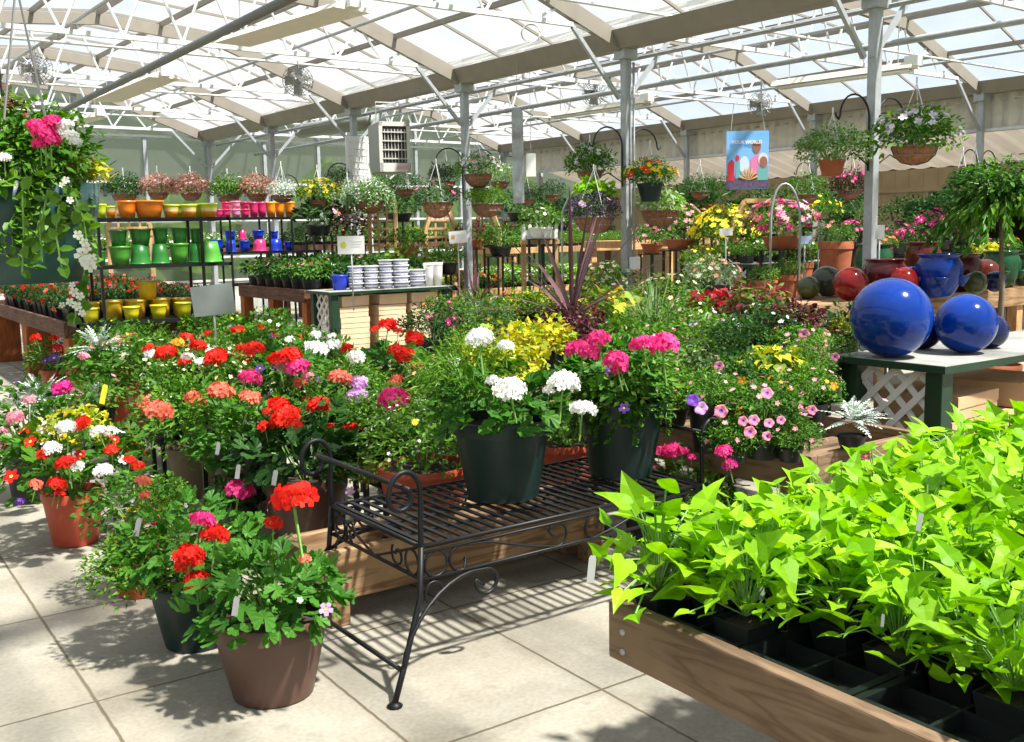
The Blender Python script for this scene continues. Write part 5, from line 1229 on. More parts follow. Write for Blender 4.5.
for i_, (px, py, zc, r_, bl_, w_) in enumerate(((735, 440, .64, 34, [('pink', 14, .08)], 'over the middle of the plank'), (790, 440, .64, 34, [('pink', 12, .08)], 'over the near end of the plank'), (800, 372, .8, 36, [('pink', 10, .07)], 'below the dark leaved plant'), (735, 400, .72, 34, [('pink', 6, .07)], 'in the middle of the bed'))):
    b_ = on(px, py, zc, Z5, r_); plant('low trailing petunia cushion '+w_, 'potted plant', b_[0], b_[1], [('mound', 'green'), ('trail', 'green', .5), ('fine', 'mid', .8)], ('round', b_[1]*.4, b_[1]*.3, max(.05, zc-Z5-b_[1]*.2), BLK), bl_, 'petunia_mound')
for px, py, zc, r_, fo_, bl_, w_ in ((670, 395, .7, 36, [('fine', 'mid'), ('bed', 'green', .9)], [('pink', 6, .07)], 'right behind the pink bench geraniums'), (740, 340, .88, 34, [('mound', 'green'), ('bed', 'dark', .9)], None, 'between the vinca and lavender flowers'), (800, 345, .86, 32, [('mound', 'mid'), ('bed', 'green', .9)], [('pink', 8, .08)], 'right of the lime shrub'), (626, 340, .72, 32, [('gersmall', 'mid')], [('lilac', 4, .08)], 'below the lavender flowers'), (470, 350, .74, 30, [('fine', 'mid'), ('jag', 'yel', .6)], None, 'below the orange flowers'), (545, 306, .8, 24, [('bed', 'green'), ('jag', 'yel', .7)], [('red', 8, .09)], 'at the foot of the bronze cordyline'), (690, 316, .92, 28, [('bed', 'mid')], [('cream', 22, .09), ('red', 4, .08)], 'left of the red caladium'), (440, 312, .8, 22, [('fine', 'mid')], [('orange', 8, .08), ('magenta', 6, .09)], 'under the striped pot table end'), (170, 330, .6, 28, [('fine', 'mid')], [('orange', 6, .08), ('yellow', 6, .08)], 'just left of the grey metal sign'), (300, 345, .62, 28, [('bed', 'green')], [('white', 5, .09)], 'below the green table leg'), (224, 412, .56, 36, [('fine', 'mid'), ('gersmall', 'green', .8)], None, 'among the salmon geraniums'), (172, 390, .58, 36, [('bed', 'green'), ('fine', 'mid', .9)], [('cream', 40, .06)], 'behind the salmon geraniums'), (330, 420, .56, 36, [('gersmall', 'green'), ('fine', 'mid', .8)], None, 'behind the arm of the bench'), (95, 400, .5, 34, [('bed', 'green'), ('miller', 'silv', .7)], [('pink', 4, .1)], 'above the impatiens pot')):
    P('green filler plant '+w_, px, py, zc, r_, fo_, z0=Z5 if px > 660 else (ZF if px > 430 else 0), blos=bl_, name='mixed_planter')
# --- individual flower heads: (px, py, size px, colour); each joins the plant it rises from
HEADS = [
 (480,339,25,'white'),(506,346,15,'white'),(510,389,27,'white'),(564,383,27,'white'),(549,391,12,'white'),(583,409,22,'white'),(493,381,13,'white'),(456,362,10,'white'),
 (583,351,28,'hotpink'),(598,340,22,'hotpink'),(616,360,22,'hotpink'),(641,344,20,'hotpink'),(663,345,28,'hotpink'),(620,369,16,'hotpink'),
 (293,499,40,'red'),(273,523,15,'red'),(190,556,27,'red'),(185,565,18,'red'),(215,536,24,'red'),(198,582,24,'red'),(202,520,22,'hotpink'),(154,518,19,'hotpink'),(240,491,25,'hotpink'),(144,481,14,'salmon'),(145,495,10,'salmon'),(305,559,12,'salmon'),
 (50,430,19,'white'),(67,428,18,'white'),(37,441,18,'white'),(98,431,14,'white'),(110,432,13,'white'),(103,471,17,'white'),(77,466,13,'white'),(52,448,15,'white'),
 (82,424,16,'red'),(66,463,18,'red'),(57,484,16,'red'),(112,450,14,'red'),(130,460,12,'red'),(138,466,12,'red'),(28,434,14,'red'),(43,454,12,'red'),(36,485,13,'salmon'),(60,494,10,'red'),
 (15,418,16,'pink'),(30,400,12,'pink'),(62,389,18,'magenta'),(4,431,9,'pink'),(20,502,9,'purple'),
 (60,350,14,'red'),(54,338,9,'red'),(36,338,10,'red'),(98,348,17,'salmon'),(84,356,9,'pink'),(127,369,16,'red'),(120,342,16,'salmon'),(131,338,14,'red'),
 (158,412,26,'salmon'),(146,402,17,'salmon'),(202,402,19,'salmon'),(192,397,14,'salmon'),(221,392,23,'salmon'),(251,398,19,'salmon'),
 (167,354,20,'red'),(148,349,11,'red'),(198,346,15,'red'),(216,358,21,'red'),(185,362,12,'red'),(243,353,21,'red'),(241,362,17,'red'),(256,348,16,'red'),(238,330,12,'red'),(208,335,10,'red'),(222,338,10,'red'),(279,359,20,'red'),(292,355,18,'red'),(274,337,10,'red'),(186,337,12,'red'),(178,343,12,'orange'),
 (211,352,11,'white'),(188,357,13,'white'),(201,362,11,'white'),(228,352,13,'white'),(278,343,11,'white'),(290,340,10,'white'),(150,354,12,'white'),(123,354,10,'white'),
 (250,378,19,'hotpink'),(284,366,15,'pink'),(298,368,21,'hotpink'),(309,378,13,'pink'),(300,384,14,'salmon'),(341,378,20,'salmon'),(396,381,14,'salmon'),(359,383,16,'lilac'),(358,397,20,'lilac'),(394,399,26,'hotpink'),(417,366,11,'salmon'),
 (316,349,20,'white'),(334,345,14,'white'),(356,357,16,'white'),(332,336,8,'white'),(316,335,10,'white'),(388,325,16,'red'),(375,329,9,'red'),(398,331,9,'red'),(404,355,18,'red'),(414,339,17,'red'),(347,349,12,'red'),(396,350,14,'red'),(299,338,9,'red'),(260,328,10,'red'),
 (285,417,27,'red'),(278,404,17,'red'),(265,427,14,'red'),(296,424,14,'red'),(318,405,20,'red'),(329,409,14,'red'),(328,428,13,'red'),(352,431,21,'red'),(309,401,13,'red'),(268,412,10,'red'),
 (671,451,18,'hotpink'),(658,451,12,'hotpink'),(682,452,12,'hotpink'),(724,451,15,'hotpink'),(729,465,14,'magenta'),(692,457,9,'hotpink'),(655,467,5,'magenta'),
]
BLOOMS = [(610,371,10,'purple','pansy'),(624,408,10,'purple','pansy'),(640,0,0,'',''),(326,609,13,'lilac','pansy'),(300,600,6,'white','pansy'),(350,491,9,'lilac','pansy'),(156,521,6,'white','pansy'),(39,422,9,'yellow','daisy'),(415,422,8,'yellow','daisy'),
 (693,400,12,'purple','petunia'),(701,408,12,'lilac','petunia'),(721,411,12,'pink','petunia'),(743,421,9,'pink','petunia'),(754,420,10,'pink','petunia'),(750,432,11,'pink','petunia'),(767,393,11,'pink','petunia'),(797,403,10,'pink','petunia'),(804,411,9,'pink','petunia'),(812,410,9,'pink','petunia'),(769,423,9,'pink','petunia'),(767,436,9,'pink','petunia'),(781,420,8,'pink','petunia'),(715,360,9,'pink','petunia'),(719,366,9,'pink','petunia'),(820,361,9,'pink','petunia'),(823,356,8,'pink','petunia'),(835,357,8,'pink','petunia'),(804,334,10,'pink','petunia'),(742,381,9,'orange','pansy'),(739,410,9,'orange','pansy'),(834,386,8,'orange','pansy'),(866,456,12,'magenta','pansy'),
 (320,380,8,'purple','pansy'),(260,368,8,'purple','pansy'),(275,367,7,'purple','pansy'),(54,358,10,'purple','pansy'),(22,440,12,'purple','pansy')]
FORCE = {(480, 339): 0, (506, 346): 0, (510, 389): 0, (564, 383): 0, (549, 391): 0, (583, 409): 0, (493, 381): 0, (583, 351): 1, (598, 340): 1, (616, 360): 1, (641, 344): 1, (663, 345): 1, (620, 369): 1, (610, 371): 1, (293, 499): 2, (273, 523): 2, (198, 582): 3, (190, 556): 3}
def attach(px, py, s, mk, tilt=1.0):
    d = ray(px, py); best = None
    for o, c, R in (PLANTS if (px, py) not in FORCE else [PLANTS[FORCE[(px, py)]]]):
        if o.get('nohead'): continue
        x, y, D = J(c)
        if D < .3: continue
        t = (c-EYE).dot(d)/d.dot(d); off = (EYE+d*t-c); dist = off.length/R
        pixd = math.hypot(px-x, py-y)
        sc_ = dist+.13*D
        if (off.length < R*1.9 or (px, py) in FORCE) and (best is None or sc_ < best[0]): best = (sc_, o, c, R, t, off)
    if best is None: return None
    _, o, c, R, t, off = best
    k = max(.6, math.sqrt(max(0.03, 1-min(1, (off.length/(R*1.15))**2))))+(.25 if s >= 20 else 0)
    p = EYE+d*t-d.normalized()*(k*R*1.1+.02+.2*R)
    D = J(p)[2]; q = put(mk.name.split('.')[0], mk, o, p-Vector(o.location), None, s*D/F*1.12)
    return q, (p-c)
hc = {}
for i, (px, py, s, c_) in enumerate(HEADS):
    r = attach(px, py, s, head_mesh(c_, i % 3, 30 if s > 14 else 16))
    if r: r[0].rotation_euler = (rnd.uniform(-.3, .3), rnd.uniform(-.3, .3), rnd.uniform(0, 6)); r[0]['label'] = {'hotpink': 'hot pink'}.get(c_, c_)+' geranium head'
for px, py, s, c_, kd in BLOOMS:
    if s == 0: continue
    r = attach(px, py, s, bloom_mesh(c_, kd))
    if r: r[0].rotation_euler = (EYE-(r[0].location+r[0].parent.location)).to_track_quat('Z', 'Y').to_euler(); r[0].rotation_euler.x += rnd.uniform(-.4, .2); r[0]['label'] = c_+' blossom'

# ---------------------------------------------------------------- lime vines on the table
ZV = ZT+.008
def vine(x, y, R, label, group=None, hpot=.085, dz=0):
    return plant(label, 'sweet potato vine', (x, y, ZV), R, [('vine', 'lime')], ('square', .052, .04, hpot, BLK), None, 'sweet_potato_vine', group, lift=.012+dz)
vi = 0
for i in range(17):
    for j in range(12):
        x = PX0+.12+i*.14+rnd.uniform(-.02, .02)+(.03 if j % 2 else 0); y = PY1-.07-j*.135+rnd.uniform(-.02, .02)
        if x > 4.1: continue
        px, py, D = J((x, y, .75))
        if D < .7 or px > 1120 or py > 850 or px < 560: continue
        # the near right corner of the trays stands empty
        qx, qy, _ = J((x, y, ZV+.08))
        if qy > 640+ (qx-830)*.36 and qx > 800: continue
        if i == 0 and j > 0 and j % 2: x += .05
        lab, grp = 'lime green sweet potato vine packed among its neighbours on the wooden table', 'lime sweet potato vines on the table'
        R_ = rnd.uniform(.13, .17)
        if i == 0 and j == 0: x -= .03; R_ = .2; lab, grp = 'lime vine hanging over the left corner of the wooden table', None
        vine(x, y, R_, lab, grp, dz=rnd.uniform(-.015, .02)+.008*i); vi += 1
q = G(1008, 655, .56); plant('bright green curly plant in a dark pot at the lower right edge', 'potted plant', (q.x, q.y, ZV), .07, [('bed', 'lime', 1.0), ('strap', 'purl', 1.6)], ('square', .055, .042, .09, BLK), None, 'potted_plant')
def tagcard(px, py, D, h, label, m=WHITEP, lean=.2, name='plant_tag', z0=None):
    p = PD(px, py, D); mb = MB(); h *= .62; w_ = h*.2
    mb.add([(-w_, 0, -h*.8), (w_, 0, -h*.8), (w_, 0, h*.35), (w_*.6, 0, h*.5), (-w_*.6, 0, h*.5), (-w_, 0, h*.35)]+[(-w_, .0015, -h*.8), (w_, .0015, -h*.8), (w_, .0015, h*.35), (w_*.6, .0015, h*.5), (-w_*.6, .0015, h*.5), (-w_, .0015, h*.35)],
           [(0, 1, 2, 3, 4, 5), (11, 10, 9, 8, 7, 6)]+[(i, 6+i, 6+(i+1) % 6, (i+1) % 6) for i in range(6)])
    o = mb.build(name, m, None, False, p); o.rotation_euler = (-.15, lean, -YAW+rnd.uniform(-.4, .4)); return tag(o, label, 'plant tag')
TAGM = mat('white_tag', (.28, .28, .28), .5)
for px, py, D, h, lab in ((236, 604, 3.0, .07, 'grey white plant tag in the front brown pot'), (238, 470, 4.0, .07, 'grey plant tag in the brown pot with spiky blades'), (275, 476, 4.3, .08, 'white plant tag in the big brown pot behind the bench arm'), (218, 447, 4.7, .07, 'white plant tag in the grey brown pot'), (138, 525, 3.6, .08, 'clear grey plant tag in the squat terracotta pot'),
        (762, 589, 2.3, .05, 'small grey tag at the left end of the vine trays'), (920, 520, 2.3, .05, 'white plant tag standing up among the lime vines'), (592, 566, 2.42, .08, 'white plant tag behind the vine corner'), (883, 619, 2.0, .03, 'white tag lying among the front vines')):
    tagcard(px, py, D, h, lab, TAGM)
tagcard(104, 392, 5.0, .12, 'bright yellow plant tag hanging over a terracotta pot', mat('yellow_tag', (.8, .75, .05), .5))

# ---------------------------------------------------------------- trays of bedding plants on tables
def bedding(x0, x1, y0, y1, z, sp, R, spec, label, group, name='bedding_plant', pot=('square', .05, .04, .09), lim=300, jit=.02):
    c_ = 0; nx = max(1, int((x1-x0)/sp)); ny = max(1, int((y1-y0)/sp))
    for j in range(ny):
        for i in range(nx):
            x = x0+(i+.5)*(x1-x0)/nx+rnd.uniform(-jit, jit); y = y0+(j+.5)*(y1-y0)/ny+rnd.uniform(-jit, jit)
            px, py, D = J((x, y, z+.15))
            if px < -30 or px > 1060: continue
            fols, bl, lb = spec[(i*7+j*3+rnd.randrange(2)) % len(spec)]
            s = pot[1]*R/.13
            plant(label.replace('~', lb), 'bedding plant', (x, y, z), R*rnd.uniform(.85, 1.12), fols, (pot[0], s, s*.8, pot[3], BLK), bl, name, group+' ('+lb+')'); c_ += 1
    return c_
tz = lambda z, bh: z-bh*.62+.02
REDB = [('red', 14, .12, 'imp', .2)]
bedding(2.05, 3.5, 10.1, 14.4, tz(.76, .15), .29, .19, [([('bed', 'dark')], [('red', 9, .16, 'clu', .4)], 'red'), ([('bed', 'dark')], [('salmon', 9, .16, 'clu', .4)], 'coral'), ([('bed', 'dark')], [('magenta', 8, .15, 'clu', .4)], 'crimson')],
        '~ geranium in a black pot on the long table with orange posts', 'geraniums on the long left table', 'potted_geranium', ('square', .06, .05, .16))
bedding(MX0+.03, MX0+1.57, MY0+.05, min(13.8, MY0+3.5), tz(.85, .16), .29, .22, [([('oval', 'dark')], [('pink', 6, .14, 'imp', .2)], 'pink'), ([('oval', 'green')], [('pink', 5, .15, 'imp', .3), ('salmon', 2, .15)], 'coral pink'), ([('oval', 'dark')], [('white', 4, .12, 'imp', .3)], 'white')],
        '~ flowered hibiscus in a black pot on the brown plank table', 'hibiscus on the brown plank table', 'hibiscus', ('round', .075, .06, .2))
a, _ = FT['imp']; zt = tz(a.z, .1)
bedding(a.x+.05, a.x+1.0, a.y+.05, a.y+1.25, zt, .2, .19, [([('bed', 'mid')], [('red', 12, .17, 'imp', .1)], 'red'), ([('bed', 'mid')], [('peach', 12, .17, 'imp', .1), ('red', 5, .15)], 'orange red')], '~ impatiens on the wooden table left of the second post', 'impatiens on the wooden table', 'bedding_plant')
bedding(a.x+1.05, a.x+2.75, a.y+.05, a.y+1.25, zt, .23, .22, [([('oval', 'lime'), ('bed', 'mid', .9)], [('white', 12, .17, 'imp', .1)], 'white'), ([('bed', 'mid')], [('white', 10, .16, 'imp', .1)], 'pure white')], '~ impatiens on the wooden table left of the second post', 'white impatiens on the wooden table', 'bedding_plant')
a, _ = FT['mid']; bedding(a.x, a.x+3.9, a.y+.05, a.y+.95, tz(a.z, .1), .3, .19, [([('bed', 'green')], [('white', 16, .1)], 'white'), ([('fine', 'mid')], [('white', 8, .08)], 'sparse white'), ([('fine', 'mid')], None, 'plain green')], '~ bedding plant on the pale table behind the lime basket', 'bedding plants on the pale table')
a, _ = FT['near']; bedding(a.x, a.x+3.8, a.y+.05, a.y+.85, tz(a.z, .1), .32, .21, [([('bed', 'mid')], [('white', 30, .1)], 'white flowered'), ([('fine', 'mid')], [('white', 16, .1)], 'thinly white flowered')], '~ plant on the pale table behind the pot racks', 'plants behind the pot racks')
a, _ = FT['farl']; bedding(a.x, a.x+7.4, a.y+.05, a.y+1.1, tz(a.z, .1), .42, .27, [([('bed', 'dark')], None, 'dark green'), ([('fine', 'green')], [('yellow', 8, .08)], 'yellow flowered'), ([('oval', 'burg')], None, 'burgundy leaved'), ([('bed', 'mid')], [('pink', 8, .1)], 'pink flowered')], '~ plant on the long far table below the end wall', 'plants on the far left table')
a, _ = FT['far']; bedding(a.x, a.x+3.3, a.y+.05, a.y+.85, tz(a.z, .1), .38, .25, [([('bed', 'dark')], None, 'dark green'), ([('bed', 'dark')], [('magenta', 26, .13)], 'magenta flowered'), ([('fine', 'green')], [('salmon', 10, .1)], 'salmon flowered'), ([('oval', 'dark')], None, 'broad leaved')], '~ plant on the long far table before the beige wall', 'plants on the far right table')
bedding(gp.x, gp.x+1.4, gp.y+.05, gp.y+.7, gp.z, .28, .17, [([('bed', 'mid')], [('white', 10, .12)], 'white flowered'), ([('bed', 'green')], [('peach', 6, .1)], 'peach flowered')], '~ plant on the green lattice table among terracotta pots', 'plants on the small green table')
# single plants on and around the tables behind
for lab, px, py, D, rpx, fols, bl, m, nm, z0 in (
    ('yellow daisy bush right of the second post', 728, 236, 12.8, 38, [('fine', 'mid')], [('yellow', 170, .1, 'imp', 0)], TERR, 'daisy_bush', 0),
    ('pink and peach flower mound left of the yellow daisies', 682, 230, 13.2, 32, [('bed', 'green')], [('pink', 80, .09), ('peach', 50, .08)], TERR, 'flowering_plant', 0),
    ('pink mound between the second post and yellow daisies', 652, 238, 14.3, 20, [('bed', 'green')], [('pink', 40, .1)], TERR, 'flowering_plant', 0),
    ('small yellow daisy clump low beside the second post', 700, 262, 12.4, 20, [('fine', 'mid')], [('yellow', 34, .1), ('pink', 14, .08)], TERR, 'daisy_bush', 0),
    ('pink and white begonias massed below the thin metal arch', 782, 226, 11.0, 36, [('bed', 'green')], [('hotpink', 70, .1), ('pink', 60, .1), ('lilac', 30, .1)], TERR, 'begonia', 0),
    ('peach and cream flowers before the small green table', 712, 278, 11.2, 28, [('fine', 'vari')], [('peach', 30, .09), ('white', 14, .1)], BLK, 'flowering_plant', 0),
    ('pink hibiscus standing tall behind the white sign', 318, 218, 13.5, 24, [('oval', 'dark')], [('pink', 8, .22)], BLK, 'hibiscus', 0),
    ('white flowers in the white picket planter', 541, 221, 12.5, 22, [('bed', 'mid')], [('white', 24, .09)], WHITEP, 'flowering_plant', 0),
    ('spider plant by the blue poster', 712, 198, 15.0, 24, [('strap', 'dark', 1.6), ('needle', 'dark')], None, TERR, 'spider_plant', 0),
    ('dusky pink coleus below the white sign of the third post', 474, 234, 15, 18, [('bed', 'burg')], None, TERR, 'coleus', 0),
    ('burgundy foliage left of the pine trellis', 350, 228, 15.5, 26, [('bed', 'burg')], [('magenta', 6, .1)], TERR, 'coleus', 0),
    ('lime green bush in front of the pine trellis', 408, 242, 14.5, 20, [('bed', 'mid')], [('yellow', 4, .1)], TERR, 'foliage_plant', 0),
    ('red rhododendron by the dark doorway', 938, 232, 13.4, 30, [('bed', 'dark')], [('magenta', 34, .13)], BLK, 'flowering_shrub', 0),
    ('crimson shrub behind the maroon jar', 895, 238, 12.4, 20, [('bed', 'dark')], [('magenta', 26, .15)], BLK, 'flowering_shrub', 0),
    ('red flowered terracotta pot just right of the nearest post', 888, 244, 10.2, 10, [('bed', 'mid')], [('salmon', 22, .22)], TERR, 'potted_plant', 0),
    ('yellow daisies behind the pink begonias', 818, 212, 13, 24, [('fine', 'green')], [('yellow', 26, .09)], BLK, 'daisy_bush', 0),
    ('magenta flowers left of the nearest post', 854, 232, 12.6, 16, [('bed', 'dark')], [('magenta', 20, .18)], BLK, 'flowering_plant', 0),
    ('dark leafy shrub behind the yellow daisies', 764, 206, 15.6, 26, [('bed', 'dark')], None, BLK, 'foliage_plant', 0),
    ('tall dark shrub left of the nearest post, before the siding', 842, 205, 14.6, 26, [('bed', 'dark'), ('fine', 'burg', .6)], None, BLK, 'foliage_plant', 0),
    ('tall dark shrub right of the nearest post', 908, 214, 15.2, 24, [('bed', 'dark')], None, BLK, 'foliage_plant', 0),
    ('pink azalea behind the weeping fig', 965, 226, 12.6, 22, [('bed', 'dark')], [('pink', 14, .13), ('magenta', 10, .12)], BLK, 'flowering_shrub', 0),
    ('orange pansies above the green strawberry jar', 1008, 248, 11.4, 14, [('fine', 'green')], [('orange', 10, .15), ('pink', 6, .12)], BLK, 'flowering_plant', 0),
    ('yellow leaved plant beside the green strawberry jar', 986, 252, 10.6, 14, [('big', 'yel')], None, BLK, 'foliage_plant', 0),
    ('dark leafy shrub left of the dark doorway', 925, 212, 15.0, 22, [('bed', 'dark'), ('fine', 'dark', .8)], None, BLK, 'foliage_plant', 0),
    ('dark shrub between the doorway and the weeping fig', 948, 206, 14.6, 20, [('fine', 'dark'), ('bed', 'dark', .8)], None, BLK, 'foliage_plant', 0),
    ('tall dark plant just left of the nearest post, low down', 860, 214, 13.2, 20, [('bed', 'dark')], None, BLK, 'foliage_plant', 0),
    ('dark shrub under the yellow, orange and red basket', 690, 200, 15.0, 24, [('bed', 'dark'), ('fine', 'green', .8)], None, BLK, 'foliage_plant', 0),
    ('dark bush behind the picket planter', 556, 214, 16.5, 26, [('bed', 'dark'), ('fine', 'dark', .8)], None, BLK, 'foliage_plant', 0),
    ('dark bush right of the third post, before the end wall', 520, 206, 17.5, 24, [('bed', 'dark')], None, BLK, 'foliage_plant', 0),
    ('dark bush behind the pine trellis', 398, 206, 17.5, 26, [('bed', 'dark'), ('fine', 'green', .8)], None, BLK, 'foliage_plant', 0),
    ('rounded dark shrub in front of the window', 684, 214, 15.8, 24, [('bed', 'dark')], None, BLK, 'foliage_plant', 0),
    ('green leafy plants behind the striped pots', 405, 266, 13.4, 24, [('oval', 'mid')], [('pink', 1, .3)], BLK, 'foliage_plant', 0),
    ('broad leaved green plant left of the white ceramic pots', 378, 270, 13.6, 20, [('oval', 'green')], None, BLK, 'foliage_plant', 0),
    ('lime leaved plant behind the white ceramic pots', 448, 258, 13.8, 18, [('oval', 'mid')], None, BLK, 'foliage_plant', 0),
    ('green bush right of the burgundy coleus group, by the third post', 500, 240, 14.6, 22, [('bed', 'green')], None, BLK, 'foliage_plant', 0)):
    PS(lab, px, py, D, rpx, fols, bl, m, nm, z0=z0)
# terracotta pots around the green lattice table
for lab, px, py, D, rpx, fols, bl, hp in (
    ('flared terracotta pot with red and green trailing leaves', 764, 276, 10.2, 15, [('bed', 'mid')], [('red', 6, .15)], .16),
    ('rounded terracotta pot just left of the grey spheres', 788, 270, 10.4, 16, [('bed', 'green')], [('red', 4, .12)], .34),
    ('terracotta strawberry pot behind the rounded one', 800, 258, 11.0, 15, [('bed', 'mid')], [('red', 8, .14)], .34),
    ('small terracotta bowl of red flowers beside the coleus', 745, 286, 9.6, 11, [('bed', 'green')], [('red', 10, .2)], .1),
    ('large stacked terracotta pot behind the green jar', 836, 236, 10.4, 19, [('fine', 'green')], [('peach', 10, .14)], .44)):
    PS(lab, px, py, D, rpx, fols, bl, TERR, 'potted_plant', hp=hp, prat=.9)

# ---------------------------------------------------------------- hanging baskets
def basket(label, px, py, D, rpx, fols, bl, m=COCO, kd='basket', prat=.52, htop=.45, name='hanging_basket', hr=.42):
    """(px, py) is the foliage centre"""
    p = PD(px, py, D); R = rpx*D/F; h = R*hr; base = Vector((p.x, p.y, p.z-R*.2-h))
    return plant(label, 'hanging basket', base, R, fols, (kd, R*prat, R*prat*.7, h, m), bl, name, hang=h+htop, lift=R*.2)
basket('coco basket of purple and white petunias on the nearest post', 915, 138, 8.3, 42, [('bed', 'mid'), ('bed', 'green', .8)], [('violetwhite', 34, .12)], htop=.5)
basket('green and white trailing basket left of the nearest post', 832, 152, 9.0, 38, [('mound', 'mid'), ('fine', 'vari', .9)], None, m=TERR, kd='round', prat=.35, htop=.4)
basket('lime green leafy basket left of the second post', 596, 194, 11.0, 22, [('big', 'lime'), ('big', 'lime', .9)], None, prat=.8, htop=.3)
basket('wide brown basket of purple flowers under the lime leaves', 594, 212, 10.8, 26, [('fine', 'purl'), ('bed', 'green', .8)], [('lilac', 26, .12)], prat=.75, htop=.5, hr=.6)
basket('white petunia basket high left of the second post', 590, 166, 11.4, 26, [('fine', 'mid'), ('bed', 'green', .9)], [('white', 12, .11), ('violetwhite', 10, .1)], prat=.5, htop=.35)
basket('yellow, orange and red basket in a dark green pot right of the second post', 650, 178, 10.8, 26, [('fine', 'mid'), ('bed', 'mid', .8)], [('yellow', 26, .12), ('red', 26, .12), ('orange', 14, .11)], m=DGRN, kd='round', prat=.5, htop=.4, hr=.7)
basket('brown basket with white edged caladium leaves below the yellow basket', 660, 206, 11.2, 22, [('oval', 'vari'), ('fine', 'lime', .8, (.5, 0, 0))], None, prat=.85, htop=.5, hr=.7)
basket('pink and white petunia basket on the third post', 478, 170, 13.2, 22, [('bed', 'mid')], [('white', 18, .13), ('peach', 8, .12), ('lilac', 10, .12)], htop=.45, prat=.62, hr=.6)
basket('green leafy coco basket below the third post petunias', 487, 200, 13.3, 21, [('fine', 'mid'), ('bed', 'lime', .6, (-.5, 0, .1))], None, prat=.72, htop=.5, hr=.6)
basket('green basket with pink flowers left of the third post', 437, 198, 13.0, 22, [('bed', 'dark')], [('hotpink', 8, .14)], prat=.68, htop=.5, hr=.7)
basket('dusky leaved basket high left of the third post', 446, 178, 14.0, 18, [('fine', 'green'), ('bed', 'purl', .7, (-.3, 0, .2))], None, htop=.4)
basket('silvery green trailing basket right of the fourth post', 370, 196, 13.5, 27, [('trail', 'vari', .8), ('fine', 'silv', .8), ('bed', 'mid', .8)], None, htop=.45)
basket('dark basket with white flowers below the unit heater', 405, 186, 15.5, 18, [('fine', 'dark')], [('white', 10, .13)], htop=.4)
basket('yellow chrysanthemum basket left of the fourth post', 318, 195, 13.5, 22, [('bed', 'mid')], [('yellow', 60, .12)], htop=.4)
basket('pale green trailing basket right of the chrysanthemums', 348, 200, 14.5, 22, [('fine', 'vari'), ('trail', 'silv', .8)], None, htop=.4)
basket('dark green fern basket at the left end of the hanging row', 124, 190, 15.5, 22, [('fine', 'dark'), ('bed', 'dark', .8)], None, htop=.35)
basket('first pinkish basket in the hanging row above the orange pots', 158, 189, 15.5, 18, [('bed', 'pinkl'), ('fine', 'pinkl')], [('pink', 60, .06)], htop=.35)
basket('second pinkish basket in the hanging row above the orange pots', 191, 189, 15.5, 19, [('bed', 'pinkl'), ('fine', 'pinkl')], [('pink', 60, .06)], htop=.35)
basket('green and white basket in the hanging row behind the post', 228, 191, 15.5, 21, [('fine', 'mid'), ('bed', 'green', .8)], [('white', 8, .1)], htop=.35)
basket('third pinkish basket, above the crimson pots', 257, 190, 15.5, 19, [('bed', 'pinkl'), ('fine', 'pinkl')], [('salmon', 40, .05)], htop=.35)
basket('grey green coco basket above the orange pots of the rear rack', 282, 192, 13.8, 15, [('fine', 'silv')], None, prat=.7, htop=.4, hr=.5)
basket('small green basket left of the fourth post', 340, 178, 16, 14, [('fine', 'dark')], None, htop=.3)
basket('small green basket right of the fourth post', 385, 182, 16.5, 15, [('fine', 'green')], None, htop=.3)
basket('white flowered basket behind the third post', 500, 178, 15.5, 18, [('fine', 'vari')], [('white', 14, .1)], htop=.35)
basket('dark basket silhouetted on the green end wall', 553, 192, 15.5, 15, [('fine', 'dark')], None, htop=.35)
basket('dark basket beside the hanging banner', 527, 196, 15.5, 15, [('fine', 'dark'), ('bed', 'purl', .6)], None, htop=.35)
basket('green fern basket left of the blue poster', 700, 188, 14.5, 18, [('fine', 'dark')], None, htop=.4)
basket('leafy basket below the trailing basket, left of the nearest post', 806, 190, 11.5, 22, [('bed', 'green')], None, htop=.5)
basket('magenta flowered basket against the nearest post', 850, 186, 11.5, 22, [('fine', 'burg'), ('fine', 'dark', .8)], [('magenta', 26, .12)], htop=.5)
basket('dark basket with white and violet flowers left of the far right post', 974, 182, 11.8, 22, [('bed', 'dark'), ('fine', 'green', .9)], [('violetwhite', 12, .13), ('white', 5, .12)], htop=.45)
basket('small dark basket on the left hook of the far right post', 962, 180, 13, 14, [('fine', 'dark')], None, htop=.4)
# weeping fig at the right edge
fp = PD(1004, 205, 8.6)
plant('weeping fig with drooping glossy leaves at the right edge', 'tree', (fp.x, fp.y, .0), .52, [('willow', 'green'), ('willow', 'mid', .95), ('bed', 'dark', .75, (.1, .2, .1)), ('bed', 'green', .6, (-.2, 0, .3))], ('round', .2, .15, .3, TERR), None, 'weeping_fig', lift=fp.z-.3)
mb = MB(); mb.tube([(0, 0, .25), (.03, .0, .9), (-.01, .02, fp.z)], [.03, .024, .014], 8); mb.build('trunk', mat('bark', (.2, .15, .1), .9, var=.4), PLANTS[-1][0], True)
